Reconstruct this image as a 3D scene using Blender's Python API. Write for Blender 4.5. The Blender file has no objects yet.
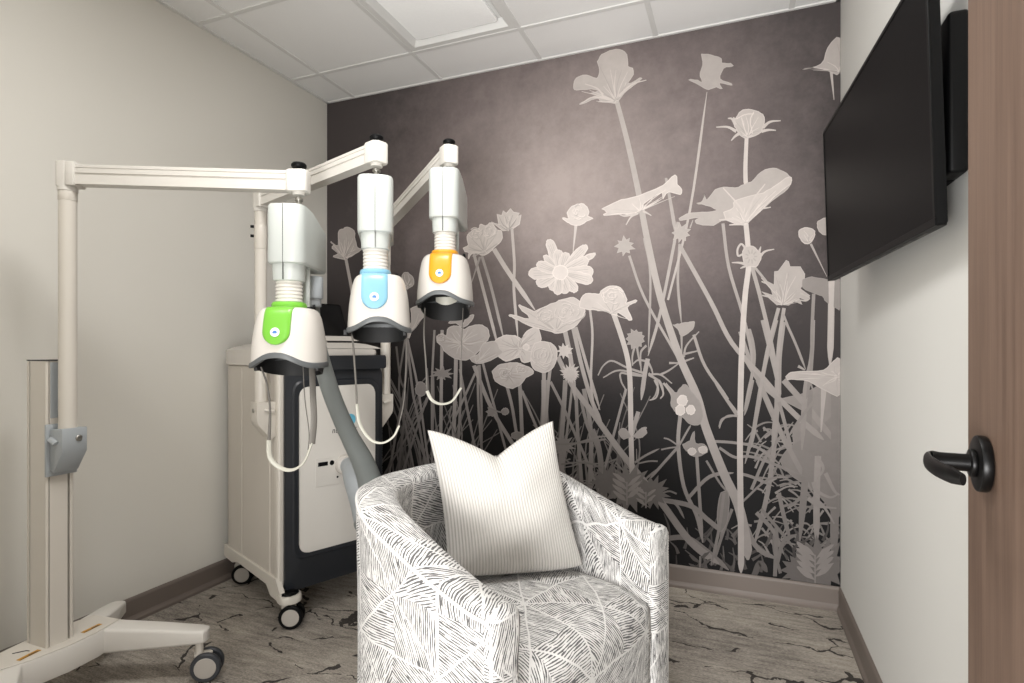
import bpy, bmesh, math, random
from mathutils import Vector, Matrix

random.seed(7)
scene = bpy.context.scene
col = scene.collection
PI = math.pi

# ------------------------------------------------------------------ camera, world, lights, exposure
FPX, HC = 562.6, 1.171                       # focal length in pixels (1024 wide), eye height
TH = math.atan(224 / FPX)                    # yaw to the left of the room's long axis
CF = Vector((-math.sin(TH), math.cos(TH), 0))
CR = Vector((math.cos(TH), math.sin(TH), 0))
cam_d = bpy.data.cameras.new('camera')
cam = bpy.data.objects.new('camera', cam_d)
col.objects.link(cam)
cam_d.sensor_width = 36
cam_d.lens = FPX * 36 / 1024
cam_d.shift_y = 8.5 / 1024
cam_d.clip_start = 0.02
cam.location = (0, 0, HC)
cam.rotation_euler = (PI / 2, 0, TH)
scene.camera = cam

world = bpy.data.worlds.new('world')
scene.world = world
world.use_nodes = True
world.node_tree.nodes['Background'].inputs[0].default_value = (1.0, 1.0, 1.0, 1)
world.node_tree.nodes['Background'].inputs[1].default_value = 1.1

def area(name, loc, rot, sx, sy, power, color, spread=PI):
    l = bpy.data.lights.new(name, 'AREA')
    l.shape = 'RECTANGLE'; l.size = sx; l.size_y = sy; l.energy = power; l.color = color
    l.spread = spread
    o = bpy.data.objects.new(name, l); col.objects.link(o)
    o.location = loc; o.rotation_euler = rot
    return o
WARM = (1.0, 0.985, 0.965)
area('ceiling_lamp_light', (-0.678, 1.045, 2.738), (0, 0, 0), .46, .46, 13, WARM)  # unseen lamp added in a hidden ceiling cell to light chair and mural
area('ceiling_lamp_light', (-1.288, 0.435, 2.738), (0, 0, 0), .46, .46, 5, WARM)
area('corridor_upward_fill', (-0.25, -1.15, 0.75), (math.radians(122), 0, math.radians(10)), 1.1, .8, 62, (1, .99, .98))  # unseen fill added outside the doorway, aimed up to brighten the ceiling

scene.view_settings.view_transform = 'Standard'
scene.view_settings.look = 'None'
scene.view_settings.gamma = 1
scene.view_settings.use_curve_mapping = False
scene.view_settings.exposure = 0.93

# ------------------------------------------------------------------ room measures
XL, XR, YB, YF, ZC = -2.418, 0.436, 2.892, 0.0, 2.743

# ------------------------------------------------------------------ colour and materials
def lin(c):
    return tuple(((v / 255) / 12.92 if v / 255 <= .04045 else ((v / 255 + .055) / 1.055) ** 2.4) for v in c) + (1,)

class NT:
    def __init__(s, m):
        s.t = m.node_tree; s.n = s.t.nodes; s.bsdf = s.n['Principled BSDF']
    def add(s, kind, **kw):
        n = s.n.new(kind)
        for k, v in kw.items():
            if k.startswith('i_'):
                n.inputs[k[2:].replace('_', ' ')].default_value = v
            else:
                setattr(n, k, v)
        return n
    def link(s, a, b): s.t.links.new(a, b)
    def val(s, x, sock):
        if isinstance(x, (int, float)): sock.default_value = x
        else: s.link(x, sock)
    def math(s, op, a, b=0.0, c=None):
        n = s.n.new('ShaderNodeMath'); n.operation = op
        s.val(a, n.inputs[0]); s.val(b, n.inputs[1])
        if c is not None: s.val(c, n.inputs[2])
        return n.outputs[0]
    def mix(s, f, a, b):
        n = s.n.new('ShaderNodeMix'); n.data_type = 'RGBA'
        s.val(f, n.inputs[0])
        for x, k in ((a, 6), (b, 7)):
            if isinstance(x, tuple): n.inputs[k].default_value = x
            else: s.link(x, n.inputs[k])
        return n.outputs[2]
    def ramp(s, f, stops, interp='LINEAR'):
        n = s.n.new('ShaderNodeValToRGB'); n.color_ramp.interpolation = interp
        while len(n.color_ramp.elements) < len(stops): n.color_ramp.elements.new(0.5)
        for e, (p, c) in zip(n.color_ramp.elements, stops):
            e.position = p; e.color = c if len(c) == 4 else c + (1,)
        s.link(f, n.inputs[0]); return n.outputs[0]
    def noise(s, vec, scale, detail=3, rough=.5):
        n = s.n.new('ShaderNodeTexNoise')
        n.inputs['Scale'].default_value = scale; n.inputs['Detail'].default_value = detail
        n.inputs['Roughness'].default_value = rough
        if vec is not None: s.link(vec, n.inputs['Vector'])
        return n.outputs[0]
    def mapping(s, vec, scale=(1, 1, 1), rot=(0, 0, 0), loc=(0, 0, 0)):
        n = s.n.new('ShaderNodeMapping')
        n.inputs['Scale'].default_value = scale; n.inputs['Rotation'].default_value = rot
        n.inputs['Location'].default_value = loc
        s.link(vec, n.inputs['Vector']); return n.outputs[0]
    def bump(s, h, strength=.3, dist=.002):
        n = s.n.new('ShaderNodeBump')
        n.inputs['Strength'].default_value = strength; n.inputs['Distance'].default_value = dist
        s.link(h, n.inputs['Height']); s.link(n.outputs[0], s.bsdf.inputs['Normal'])

def base_mat(name, rough=.5, metal=0.0, spec=None):
    m = bpy.data.materials.new(name); m.use_nodes = True
    t = NT(m)
    t.bsdf.inputs['Roughness'].default_value = rough
    t.bsdf.inputs['Metallic'].default_value = metal
    if spec is not None: t.bsdf.inputs['Specular IOR Level'].default_value = spec
    return m, t

def plain(name, rgb, rough=.45, metal=0.0, var=.04, scale=8, bump=0, bscale=200, spec=None):
    m, t = base_mat(name, rough, metal, spec)
    c = lin(rgb); d = tuple(v * (1 - var) for v in c[:3]) + (1,)
    tc = t.add('ShaderNodeTexCoord')
    n = t.noise(tc.outputs['Object'], scale)
    t.link(t.mix(n, d, c), t.bsdf.inputs['Base Color'])
    if bump: t.bump(t.noise(tc.outputs['Object'], bscale, 2), bump, .001)
    return m

M = {}
M['wall'] = plain('wall_paint', (222, 219, 211), .75, var=.03, scale=1.5, bump=.15, bscale=160)
M['wall_white'] = plain('pale_wall_paint', (218, 217, 212), .75, var=.02, scale=1.5, bump=.12, bscale=160)
M['tile'] = plain('ceiling_tile', (245, 245, 244), .9, var=.04, scale=120, bump=.3, bscale=260)
M['tbar'] = plain('ceiling_bar', (226, 226, 224), .55, var=.02)
M['white'] = plain('white_casing', (212, 208, 201), .34, var=.03)
M['cream'] = plain('cream_metal', (206, 200, 190), .38, var=.03)
M['grey_side'] = plain('light_grey_panel', (198, 191, 181), .42, var=.03)
M['bluegrey'] = plain('cool_grey_plastic', (160, 165, 168), .4, var=.04)
M['housing'] = plain('pale_grey_plastic', (184, 188, 184), .36, var=.02)
M['hood'] = plain('glossy_white_plastic', (208, 203, 196), .25, var=.02)
M['rim'] = plain('grey_rubber', (92, 95, 96), .45, var=.1)
M['tire'] = plain('dark_tire', (54, 56, 60), .5, var=.1)
M['liner'] = plain('dark_liner', (34, 34, 34), .6, var=.25, scale=30)
M['dark'] = plain('charcoal_plastic', (34, 37, 42), .38, var=.12)
M['black'] = plain('black_plastic', (9, 9, 10), .45, var=.2, spec=.15)
M['screen'] = plain('display_glass', (14, 14, 15), .2, var=.1, spec=.2)
M['tvscreen'] = plain('tv_display_glass', (13, 13, 14), .4, var=.05, spec=.05)
M['hose'] = plain('grey_hose', (132, 137, 135), .5, var=.1, scale=20)
M['strap'] = plain('pale_strap', (196, 194, 182), .5, var=.12, scale=40)
M['cord'] = plain('grey_cord', (112, 108, 102), .6, var=.15, scale=60)
M['green'] = plain('green_clasp', (112, 180, 58), .3, var=.05)
M['blue'] = plain('sky_blue_clasp', (124, 172, 194), .3, var=.05)
M['yellow'] = plain('amber_clasp', (216, 150, 34), .3, var=.05)
M['badge'] = plain('white_badge', (232, 236, 240), .3)
M['badge_blue'] = plain('blue_mark', (70, 120, 190), .4)
M['logo_blue'] = plain('logo_blue', (98, 178, 205), .4)
M['slot'] = plain('dark_slot', (58, 56, 55), .6, var=.1)
M['metal'] = plain('steel', (170, 168, 162), .3, 1.0)
M['gold'] = plain('gold_sticker', (205, 150, 40), .35, .2, var=.2, scale=60)
M['baseboard'] = plain('taupe_baseboard', (116, 106, 99), .5, var=.08, scale=3)
M['wheel_disc'] = plain('caster_disc', (172, 166, 158), .45, var=.05)
M['doorblack'] = plain('black_lever_metal', (11, 10, 10), .36, .3, var=.2, spec=.3)

def door_mat():
    m, t = base_mat('walnut_laminate', .5, spec=.3)
    tc = t.add('ShaderNodeTexCoord')
    v = t.mapping(tc.outputs['Object'], (14, 14, .6))
    n1 = t.noise(v, 3.0, 5, .6)
    n2 = t.noise(t.mapping(tc.outputs['Object'], (60, 60, 1.2)), 4.0, 4, .7)
    f = t.math('ADD', t.math('MULTIPLY', n1, .65), t.math('MULTIPLY', n2, .35))
    c = t.ramp(f, [(.3, lin((84, 66, 55))), (.5, lin((106, 86, 73))), (.7, lin((122, 101, 87)))])
    t.link(c, t.bsdf.inputs['Base Color'])
    t.bump(n2, .1, .0005)
    return m
M['door'] = door_mat()

def carpet_mat():
    m, t = base_mat('streaked_carpet', .95, spec=.1)
    tc = t.add('ShaderNodeTexCoord'); O = tc.outputs['Object']
    streak = t.noise(t.mapping(O, (2.2, 12, 1)), 3.4, 7, .72)
    fine = t.noise(t.mapping(O, (16, 44, 1)), 5, 4, .85)
    big = t.noise(t.mapping(O, (1.2, 1.8, 1)), 1.3, 3)
    f = t.math('ADD', t.math('MULTIPLY', streak, .42), t.math('MULTIPLY', fine, .58))
    f = t.math('ADD', f, t.math('MULTIPLY', t.math('SUBTRACT', big, .5), .35))
    base = t.ramp(f, [(.36, lin((98, 92, 87))), (.46, lin((140, 133, 125))), (.56, lin((172, 164, 153))), (.68, lin((196, 188, 176)))])
    # crack-like dark lines, broken up
    warp = t.add('ShaderNodeVectorMath'); warp.operation = 'ADD'
    nz = t.add('ShaderNodeTexNoise'); nz.inputs['Scale'].default_value = 6; nz.inputs['Detail'].default_value = 5
    t.link(O, nz.inputs['Vector'])
    sc = t.add('ShaderNodeVectorMath'); sc.operation = 'SCALE'; sc.inputs['Scale'].default_value = .22
    t.link(nz.outputs['Color'], sc.inputs[0]); t.link(O, warp.inputs[0]); t.link(sc.outputs[0], warp.inputs[1])
    vo = t.add('ShaderNodeTexVoronoi'); vo.feature = 'DISTANCE_TO_EDGE'; vo.inputs['Scale'].default_value = 2.3
    vo.inputs['Randomness'].default_value = 1
    t.link(t.mapping(warp.outputs[0], (1.0, 2.4, 1)), vo.inputs['Vector'])
    wid = t.math('MULTIPLY_ADD', t.noise(O, 9, 3), .085, -.026)
    line = t.math('LESS_THAN', vo.outputs['Distance'], wid)
    keep = t.math('GREATER_THAN', t.noise(t.mapping(O, (1.2, 2.0, 1), loc=(4, 2, 0)), 3.6, 2), .47)
    c = t.mix(t.math('MULTIPLY', t.math('MULTIPLY', line, keep), .88), base, lin((36, 33, 33)))
    t.link(c, t.bsdf.inputs['Base Color'])
    t.bump(t.noise(O, 420, 2), .5, .003)
    return m
M['carpet'] = carpet_mat()

def fabric_mat():
    """white cloth printed with black brush-stroke hatching in star shaped sectors; UVs are in metres"""
    m, t = base_mat('hatched_upholstery', .85, spec=.2)
    tc = t.add('ShaderNodeTexCoord'); U = tc.outputs['UV']
    nz = t.add('ShaderNodeTexNoise'); nz.inputs['Scale'].default_value = 5; nz.inputs['Detail'].default_value = 2
    t.link(U, nz.inputs['Vector'])
    sc = t.add('ShaderNodeVectorMath'); sc.operation = 'SCALE'; sc.inputs['Scale'].default_value = .045
    t.link(nz.outputs['Color'], sc.inputs[0])
    ad = t.add('ShaderNodeVectorMath'); ad.operation = 'ADD'
    t.link(U, ad.inputs[0]); t.link(sc.outputs[0], ad.inputs[1])
    sp = t.add('ShaderNodeSeparateXYZ'); t.link(ad.outputs[0], sp.inputs[0])
    S = 1 / .30
    X = t.math('MULTIPLY', sp.outputs[0], S); Y = t.math('MULTIPLY', sp.outputs[1], S)
    cx = t.math('FLOOR', X); cy = t.math('FLOOR', Y)
    px = t.math('SUBTRACT', t.math('SUBTRACT', X, cx), .5); py = t.math('SUBTRACT', t.math('SUBTRACT', Y, cy), .5)
    ang = t.math('MULTIPLY', t.math('ARCTAN2', py, px), 4 / PI)
    sec = t.math('FLOOR', ang)
    fr = t.math('SUBTRACT', ang, sec)
    # distance to the sector borders
    r = t.math('SQRT', t.math('ADD', t.math('MULTIPLY', px, px), t.math('MULTIPLY', py, py)))
    e = t.math('MINIMUM', fr, t.math('SUBTRACT', 1.0, fr))
    db = t.math('MULTIPLY', r, t.math('SINE', t.math('MULTIPLY', e, PI / 4)))
    cb = t.add('ShaderNodeCombineXYZ')
    t.link(cx, cb.inputs[0]); t.link(cy, cb.inputs[1]); t.link(sec, cb.inputs[2])
    wn = t.add('ShaderNodeTexWhiteNoise'); t.link(cb.outputs[0], wn.inputs['Vector'])
    # hatch direction: across the sector, leaning by a random amount
    ha = t.math('ADD', t.math('MULTIPLY', t.math('ADD', sec, .5), PI / 4), t.math('MULTIPLY_ADD', wn.outputs[0], 1.5, .15))
    ca = t.math('COSINE', ha); sa = t.math('SINE', ha)
    al = t.math('ADD', t.math('MULTIPLY', sp.outputs[0], ca), t.math('MULTIPLY', sp.outputs[1], sa))
    pe = t.math('SUBTRACT', t.math('MULTIPLY', sp.outputs[1], ca), t.math('MULTIPLY', sp.outputs[0], sa))
    v = t.add('ShaderNodeCombineXYZ')
    t.link(t.math('MULTIPLY', al, 28), v.inputs[0]); t.link(t.math('MULTIPLY', pe, 146), v.inputs[1])
    t.link(t.math('MULTIPLY', wn.outputs[0], 40), v.inputs[2])
    wob = t.noise(v.outputs[0], .9, 2, .5)
    n = t.noise(v.outputs[0], 1.0, 3, .55)
    stripe = t.math('SINE', t.math('ADD', t.math('MULTIPLY', pe, 2 * PI * 146), t.math('MULTIPLY', wob, 2.6)))
    f = t.math('ADD', t.math('MULTIPLY', stripe, .30), t.math('MULTIPLY', t.math('SUBTRACT', n, .5), 1.9))
    ink = t.math('MULTIPLY', t.math('GREATER_THAN', f, .07), t.math('GREATER_THAN', db, .009))
    c = t.mix(t.math('MULTIPLY', ink, .86), lin((208, 206, 203)), lin((36, 35, 38)))
    t.link(c, t.bsdf.inputs['Base Color'])
    t.bump(t.noise(tc.outputs['UV'], 700, 2), .25, .001)
    t.bsdf.inputs['Sheen Weight'].default_value = .1
    return m
M['fabric'] = fabric_mat()

def cord_mat():
    m, t = base_mat('white_corduroy', .9, spec=.15)
    tc = t.add('ShaderNodeTexCoord')
    sp = t.add('ShaderNodeSeparateXYZ'); t.link(tc.outputs['UV'], sp.inputs[0])
    wv = t.math('SINE', t.math('MULTIPLY', sp.outputs[0], 2 * PI * 46))
    h = t.math('POWER', t.math('ABSOLUTE', t.math('MULTIPLY_ADD', wv, .5, .5)), .6)
    t.link(t.mix(h, lin((176, 172, 166)), lin((208, 205, 200))), t.bsdf.inputs['Base Color'])
    t.bump(h, .55, .003)
    t.bsdf.inputs['Sheen Weight'].default_value = .15
    return m
M['cordu'] = cord_mat()

def mural_bg():
    """printed wallpaper ground: black at the foot, warm grey above, paler patch in the upper middle of the artwork"""
    m, t = base_mat('mural_ground', .7, spec=.25)
    g = t.add('ShaderNodeNewGeometry')
    sp = t.add('ShaderNodeSeparateXYZ'); t.link(g.outputs['Position'], sp.inputs[0])
    x, z = sp.outputs[0], sp.outputs[2]
    dx = t.math('MULTIPLY', t.math('SUBTRACT', x, -.86), 1 / 1.35)
    dz = t.math('MULTIPLY', t.math('SUBTRACT', z, 2.05), 1 / 1.30)
    rr = t.math('SQRT', t.math('ADD', t.math('MULTIPLY', dx, dx), t.math('MULTIPLY', dz, dz)))
    mott = t.noise(g.outputs['Position'], 2.6, 5, .62)
    mot2 = t.noise(g.outputs['Position'], 14, 6, .75)
    rr = t.math('ADD', rr, t.math('MULTIPLY', t.math('SUBTRACT', mott, .5), .32))
    rr = t.math('ADD', rr, t.math('MULTIPLY', t.math('SUBTRACT', mot2, .5), .42))
    c = t.ramp(rr, [(.0, lin((168, 156, 152))), (.3, lin((142, 131, 128))), (.62, lin((112, 102, 101))), (1.0, lin((74, 68, 68)))])
    low = t.math('ADD', t.math('MULTIPLY', t.math('SUBTRACT', z, .55), 1 / 1.15), t.math('MULTIPLY', t.math('SUBTRACT', mott, .5), .25))
    low = t.math('ADD', low, t.math('MULTIPLY', t.math('ADD', x, .9), .10))
    lm = t.ramp(low, [(.0, (0, 0, 0)), (.35, (.12, .12, .12)), (.65, (.5, .5, .5)), (1.0, (1, 1, 1))])
    cc = t.mix(lm, lin((13, 12, 13)), c)
    t.link(cc, t.bsdf.inputs['Base Color'])
    return m
M['mural'] = mural_bg()

def ink_mat():
    m, t = base_mat('mural_ink', .7, spec=.25)
    a = t.add('ShaderNodeVertexColor'); a.layer_name = 'ink'
    g = t.add('ShaderNodeNewGeometry')
    n = t.noise(g.outputs['Position'], 22, 4, .6)
    k = t.math('MULTIPLY_ADD', n, .24, .88)
    mx = t.add('ShaderNodeVectorMath'); mx.operation = 'SCALE'
    t.link(a.outputs['Color'], mx.inputs[0]); t.link(k, mx.inputs['Scale'])
    t.link(mx.outputs[0], t.bsdf.inputs['Base Color'])
    return m
M['ink'] = ink_mat()

def lens_mat():
    m, t = base_mat('lamp_lens', .5)
    tc = t.add('ShaderNodeTexCoord')
    n = t.noise(tc.outputs['Object'], 90, 2)
    t.link(t.mix(n, lin((232, 232, 229)), lin((240, 240, 237))), t.bsdf.inputs['Base Color'])
    t.bsdf.inputs['Emission Color'].default_value = (1, .99, .97, 1)
    t.bsdf.inputs['Emission Strength'].default_value = .12
    return m
M['lens'] = lens_mat()

# ------------------------------------------------------------------ mesh helpers
class MB:
    """collects shapes in one bmesh; build() links them as one mesh object"""
    def __init__(s):
        s.bm = bmesh.new()
    def xf(s, verts, mtx):
        if mtx is not None: bmesh.ops.transform(s.bm, matrix=mtx, verts=verts)
    def box(s, x0, x1, y0, y1, z0, z1, bev=0, seg=2, mtx=None, mi=0):
        r = bmesh.ops.create_cube(s.bm, size=1); vs = r['verts']
        for v in vs:
            v.co = Vector(((x0 + x1) / 2 + v.co.x * (x1 - x0), (y0 + y1) / 2 + v.co.y * (y1 - y0), (z0 + z1) / 2 + v.co.z * (z1 - z0)))
        fs = set(f for v in vs for f in v.link_faces)
        if bev:
            es = list(set(e for v in vs for e in v.link_edges))
            r2 = bmesh.ops.bevel(s.bm, geom=es, offset=bev, segments=seg, profile=.5, affect='EDGES')
            fs = set(r2['faces']) | set(f for f in fs if f.is_valid)
            vs = list(set(v for f in fs for v in f.verts))
        for f in fs: f.material_index = mi
        s.xf(vs, mtx)
        return vs
    def loft(s, rings, cap=True, closed=True, mi=0):
        vr = [[s.bm.verts.new(p) for p in r] for r in rings]
        n = len(vr[0]); fs = []
        for a, b in zip(vr[:-1], vr[1:]):
            for i in range(n if closed else n - 1):
                j = (i + 1) % n
                fs.append(s.bm.faces.new((a[i], a[j], b[j], b[i])))
        if cap:
            fs.append(s.bm.faces.new(list(reversed(vr[0])))); fs.append(s.bm.faces.new(vr[-1]))
        for f in fs: f.material_index = mi
        return vr
    def lathe(s, prof, seg=32, mtx=None, mi=0):
        """prof: (r, z) from one end to the other"""
        rings = [[Vector((r * math.cos(2 * PI * i / seg), r * math.sin(2 * PI * i / seg), z)) for i in range(seg)] for r, z in prof]
        vr = s.loft(rings, True, True, mi)
        s.xf([v for r in vr for v in r], mtx)
    def cyl(s, p0, p1, r, seg=24, bev=.0, mi=0):
        p0 = Vector(p0); p1 = Vector(p1); L = (p1 - p0).length
        q = (p1 - p0).to_track_quat('Z', 'Y').to_matrix().to_4x4()
        if bev: prof = [(r - bev, 0), (r - bev * .3, bev * .3), (r, bev), (r, L - bev), (r - bev * .3, L - bev * .3), (r - bev, L)]
        else: prof = [(r, 0), (r, L)]
        s.lathe(prof, seg, Matrix.Translation(p0) @ q, mi)
    def tube(s, pts, r, seg=12, sub=6, flat=None, up=None, mi=0):
        """swept tube through pts; r number or list; flat=(a,b) half sizes for a ribbon"""
        P = catmull([Vector(p) for p in pts], sub) if sub > 1 else [Vector(p) for p in pts]
        n = len(P)
        if isinstance(r, (list, tuple)):
            R = [r[min(int(k), len(r) - 2)] * (1 - (k - min(int(k), len(r) - 2))) + r[min(int(k), len(r) - 2) + 1] * (k - min(int(k), len(r) - 2))
                 for k in [i * (len(r) - 1) / (n - 1) for i in range(n)]]
        else: R = [r] * n
        rings = []; u = None
        for i, p in enumerate(P):
            d = (P[min(i + 1, n - 1)] - P[max(i - 1, 0)]).normalized()
            if up is not None: u = Vector(up) - d * d.dot(Vector(up))
            elif u is None: u = d.orthogonal()
            else: u = u - d * d.dot(u)
            u.normalize(); w = d.cross(u)
            a, b = (R[i], R[i]) if flat is None else (flat[0] * R[i], flat[1] * R[i])
            rings.append([p + u * a * math.cos(2 * PI * k / seg) + w * b * math.sin(2 * PI * k / seg) for k in range(seg)])
        s.loft(rings, True, True, mi)
    def prism(s, poly, z0, z1, bev=0, seg=2, mtx=None, mi=0):
        """poly in xy, extruded in z"""
        vb = [s.bm.verts.new((x, y, z0)) for x, y in poly]; vt = [s.bm.verts.new((x, y, z1)) for x, y in poly]
        n = len(poly); fs = [s.bm.faces.new(list(reversed(vb))), s.bm.faces.new(vt)]
        for i in range(n): fs.append(s.bm.faces.new((vb[i], vb[(i + 1) % n], vt[(i + 1) % n], vt[i])))
        vs = vb + vt
        if bev:
            es = list(set(e for f in fs[:2] for e in f.edges))
            r2 = bmesh.ops.bevel(s.bm, geom=es, offset=bev, segments=seg, profile=.5, affect='EDGES')
            al = set(r2['faces']) | set(f for f in fs if f.is_valid)
            vs = list(set(v for f in al for v in f.verts)); fs = list(al)
        for f in fs: f.material_index = mi
        s.xf(vs, mtx)
    def build(s, name, mat, parent=None, smooth=True, loc=None):
        bm = s.bm
        bmesh.ops.recalc_face_normals(bm, faces=bm.faces)
        me = bpy.data.meshes.new(name); 
        if smooth:
            for f in bm.faces: f.smooth = True
            for e in bm.edges:
                if len(e.link_faces) == 2:
                    try: e.smooth = e.calc_face_angle() < math.radians(35)
                    except ValueError: pass
        bm.to_mesh(me); bm.free()
        for mm in (mat if isinstance(mat, (list, tuple)) else [mat]): me.materials.append(mm)
        o = bpy.data.objects.new(name, me); col.objects.link(o)
        if parent is not None: o.parent = parent
        if loc is not None: o.location = loc
        return o

def catmull(P, sub):
    out = []
    n = len(P)
    for i in range(n - 1):
        p0 = P[i - 1] if i > 0 else P[i] * 2 - P[i + 1]
        p3 = P[i + 2] if i + 2 < n else P[i + 1] * 2 - P[i]
        p1, p2 = P[i], P[i + 1]
        for k in range(sub):
            t = k / sub
            out.append(.5 * ((2 * p1) + (p2 - p0) * t + (2 * p0 - 5 * p1 + 4 * p2 - p3) * t * t + (3 * p1 - 3 * p2 + p3 - p0) * t ** 3))
    out.append(P[-1].copy())
    return out

def rrect(x0, x1, y0, y1, r, seg=6):
    pts = []
    for cx, cy, a in ((x1 - r, y1 - r, 0), (x0 + r, y1 - r, 90), (x0 + r, y0 + r, 180), (x1 - r, y0 + r, 270)):
        for k in range(seg + 1):
            t = math.radians(a + 90 * k / seg)
            pts.append((cx + r * math.cos(t), cy + r * math.sin(t)))
    return pts

def tag(o, label=None, cat=None, group=None, kind=None):
    if label: o['label'] = label
    if cat: o['category'] = cat
    if group: o['group'] = group
    if kind: o['kind'] = kind
    return o

def thing(name, label, cat, loc, rz=0, group=None):
    o = bpy.data.objects.new(name, None); col.objects.link(o)
    o.empty_display_size = .1
    o.location = loc; o.rotation_euler = (0, 0, rz)
    return tag(o, label, cat, group)

def struct(o): o['kind'] = 'structure'; return o

# ------------------------------------------------------------------ the room
T = .12
def slab(name, mat, x0, x1, y0, y1, z0, z1):
    m = MB(); m.box(x0, x1, y0, y1, z0, z1)
    return struct(m.build(name, mat, smooth=False))
slab('floor', M['carpet'], XL - T, XR + T, -1.6, YB + T, -.1, 0)
slab('wall_left', M['wall'], XL - T, XL, YF - T, YB, 0, ZC)
slab('wall_right', M['wall_white'], XR, XR + T, YF - T, YB, 0, ZC)
slab('wall_back', M['wall'], XL - T, XR + T, YB, YB + T, 0, ZC)
# front wall with the doorway the picture is taken from
m = MB()
m.box(XL, -.74, YF - T, YF, 0, ZC)
m.box(-.74, XR, YF - T, YF, 2.16, ZC)
m.box(.20, XR, YF - T, YF, 0, 2.16)
struct(m.build('wall_front', M['wall'], smooth=False))

# ceiling: acoustic tiles in a 0.61 m grid, one cell taken by the light fitting
GX = [-2.203 + .61 * k for k in range(5)]
GY = [.13 + .61 * k for k in range(5)]
m = MB()
ex = [XL] + GX + [XR]; ey = [YF - T] + GY + [YB]
fix = {(2, 4), (2, 1), (3, 2)}
for i in range(len(ex) - 1):
    for j in range(len(ey) - 1):
        if (i, j) in fix: continue
        m.box(ex[i], ex[i + 1], ey[j], ey[j + 1], ZC, ZC + .02)
struct(m.build('ceiling', M['tile'], smooth=False))
m = MB()
for x in GX: m.box(x - .012, x + .012, YF, YB, ZC - .004, ZC + .001, .001, 1)
for y in GY: m.box(XL, XR, y - .012, y + .012, ZC - .0045, ZC + .001, .001, 1)
m.box(XL, XL + .02, YF, YB, ZC - .006, ZC); m.box(XR - .02, XR, YF, YB, ZC - .006, ZC)
m.box(XL, XR, YB - .014, YB, ZC - .006, ZC)
struct(m.build('trim_1', M['tbar'], smooth=False))

def fitting(cx, cy, label):
    t = thing('ceiling_light', label, 'ceiling light', (cx, cy, ZC), 0)
    h = .293
    m = MB()
    rings = []
    for a, z in ((h, 0), (h, -.002), (h - .03, -.002), (h - .052, .028), (h - .052, .034), (h, .034)):
        rings.append([(-a, -a, z), (a, -a, z), (a, a, z), (-a, a, z)])
    rings.append(rings[0])
    m.loft(rings, cap=False)
    m.build('frame', M['tbar'], t, smooth=False)
    m = MB()
    a = h - .07
    m.prism(rrect(-a, a, -a, a, .012), .008, .022, .003)
    m.build('diffuser', M['lens'], t)
    m = MB(); m.box(-h, h, -h, h, .034, .05); m.build('backing', M['tbar'], t, smooth=False)
    return t
fitting(-1.288, 2.265, 'square recessed ceiling light with a pale lens near the flower mural')
fitting(-0.678, 1.045, 'added lit square ceiling light above the armchair, out of the photo')
fitting(-1.288, 0.435, 'lit square ceiling light nearest the doorway, out of the photo')

# baseboards with a small stepped profile
def baseboard(name, p0, p1, n):
    """run from p0 to p1; n = unit vector into the room"""
    prof = [(0, 0), (.018, 0), (.018, .012), (.012, .022), (.009, .03), (.009, .095), (.006, .104), (.002, .108), (0, .108)]
    p0 = Vector(p0); p1 = Vector(p1); n = Vector(n)
    m = MB()
    m.loft([[p + n * a + Vector((0, 0, z)) for a, z in prof] for p in (p0, p1)])
    struct(m.build(name, M['baseboard'], smooth=False))
baseboard('baseboard_left', (XL, YF, 0), (XL, YB, 0), (1, 0, 0))
baseboard('baseboard_back', (XL + .018, YB, 0), (XR, YB, 0), (0, -1, 0))
baseboard('baseboard_right', (XR, YF, 0), (XR, YB, 0), (-1, 0, 0))

# ------------------------------------------------------------------ door leaf, open, with its lever
def build_door():
    free = Vector((.287, .921, 0)); hinge = Vector((.197, .027, 0))
    d = (hinge - free); L = d.length; ang = math.atan2(d.y, d.x)
    t = bpy.data.objects.new('door_1', None); col.objects.link(t); struct(t)
    t.location = (free.x, free.y, 0); t.rotation_euler = (0, 0, ang)
    # local x runs to the hinge, room-side face at y=0 looking to -y ... thickness to +y
    m = MB(); m.box(0, L, 0, .044, .008, 2.13, .0015, 1)
    leaf = m.build('leaf', M['door'], t, smooth=False)
    hx, hz = .092, 1.0355
    m = MB()
    m.cyl((hx, -.0005, hz), (hx, -.012, hz), .0335, 48, .003)
    m.cyl((hx, -.012, hz), (hx, -.018, hz), .017, 32, .002)
    m.build('rosette', M['doorblack'], t)
    m = MB()
    m.cyl((hx, -.012, hz), (hx, -.054, hz), .0105, 24)
    m.tube([(hx - .011, -.041, hz), (hx - .008, -.052, hz), (hx + .004, -.0585, hz), (hx + .030, -.060, hz), (hx + .062, -.058, hz), (hx + .092, -.052, hz), (hx + .114, -.046, hz)],
           [.8, 1.0, 1.0, .95, .92, .9, .6], 16, 8, flat=(.0105, .0050), up=(0, 0, 1))
    m.build('lever', M['doorblack'], t)
    return t
build_door()

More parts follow.
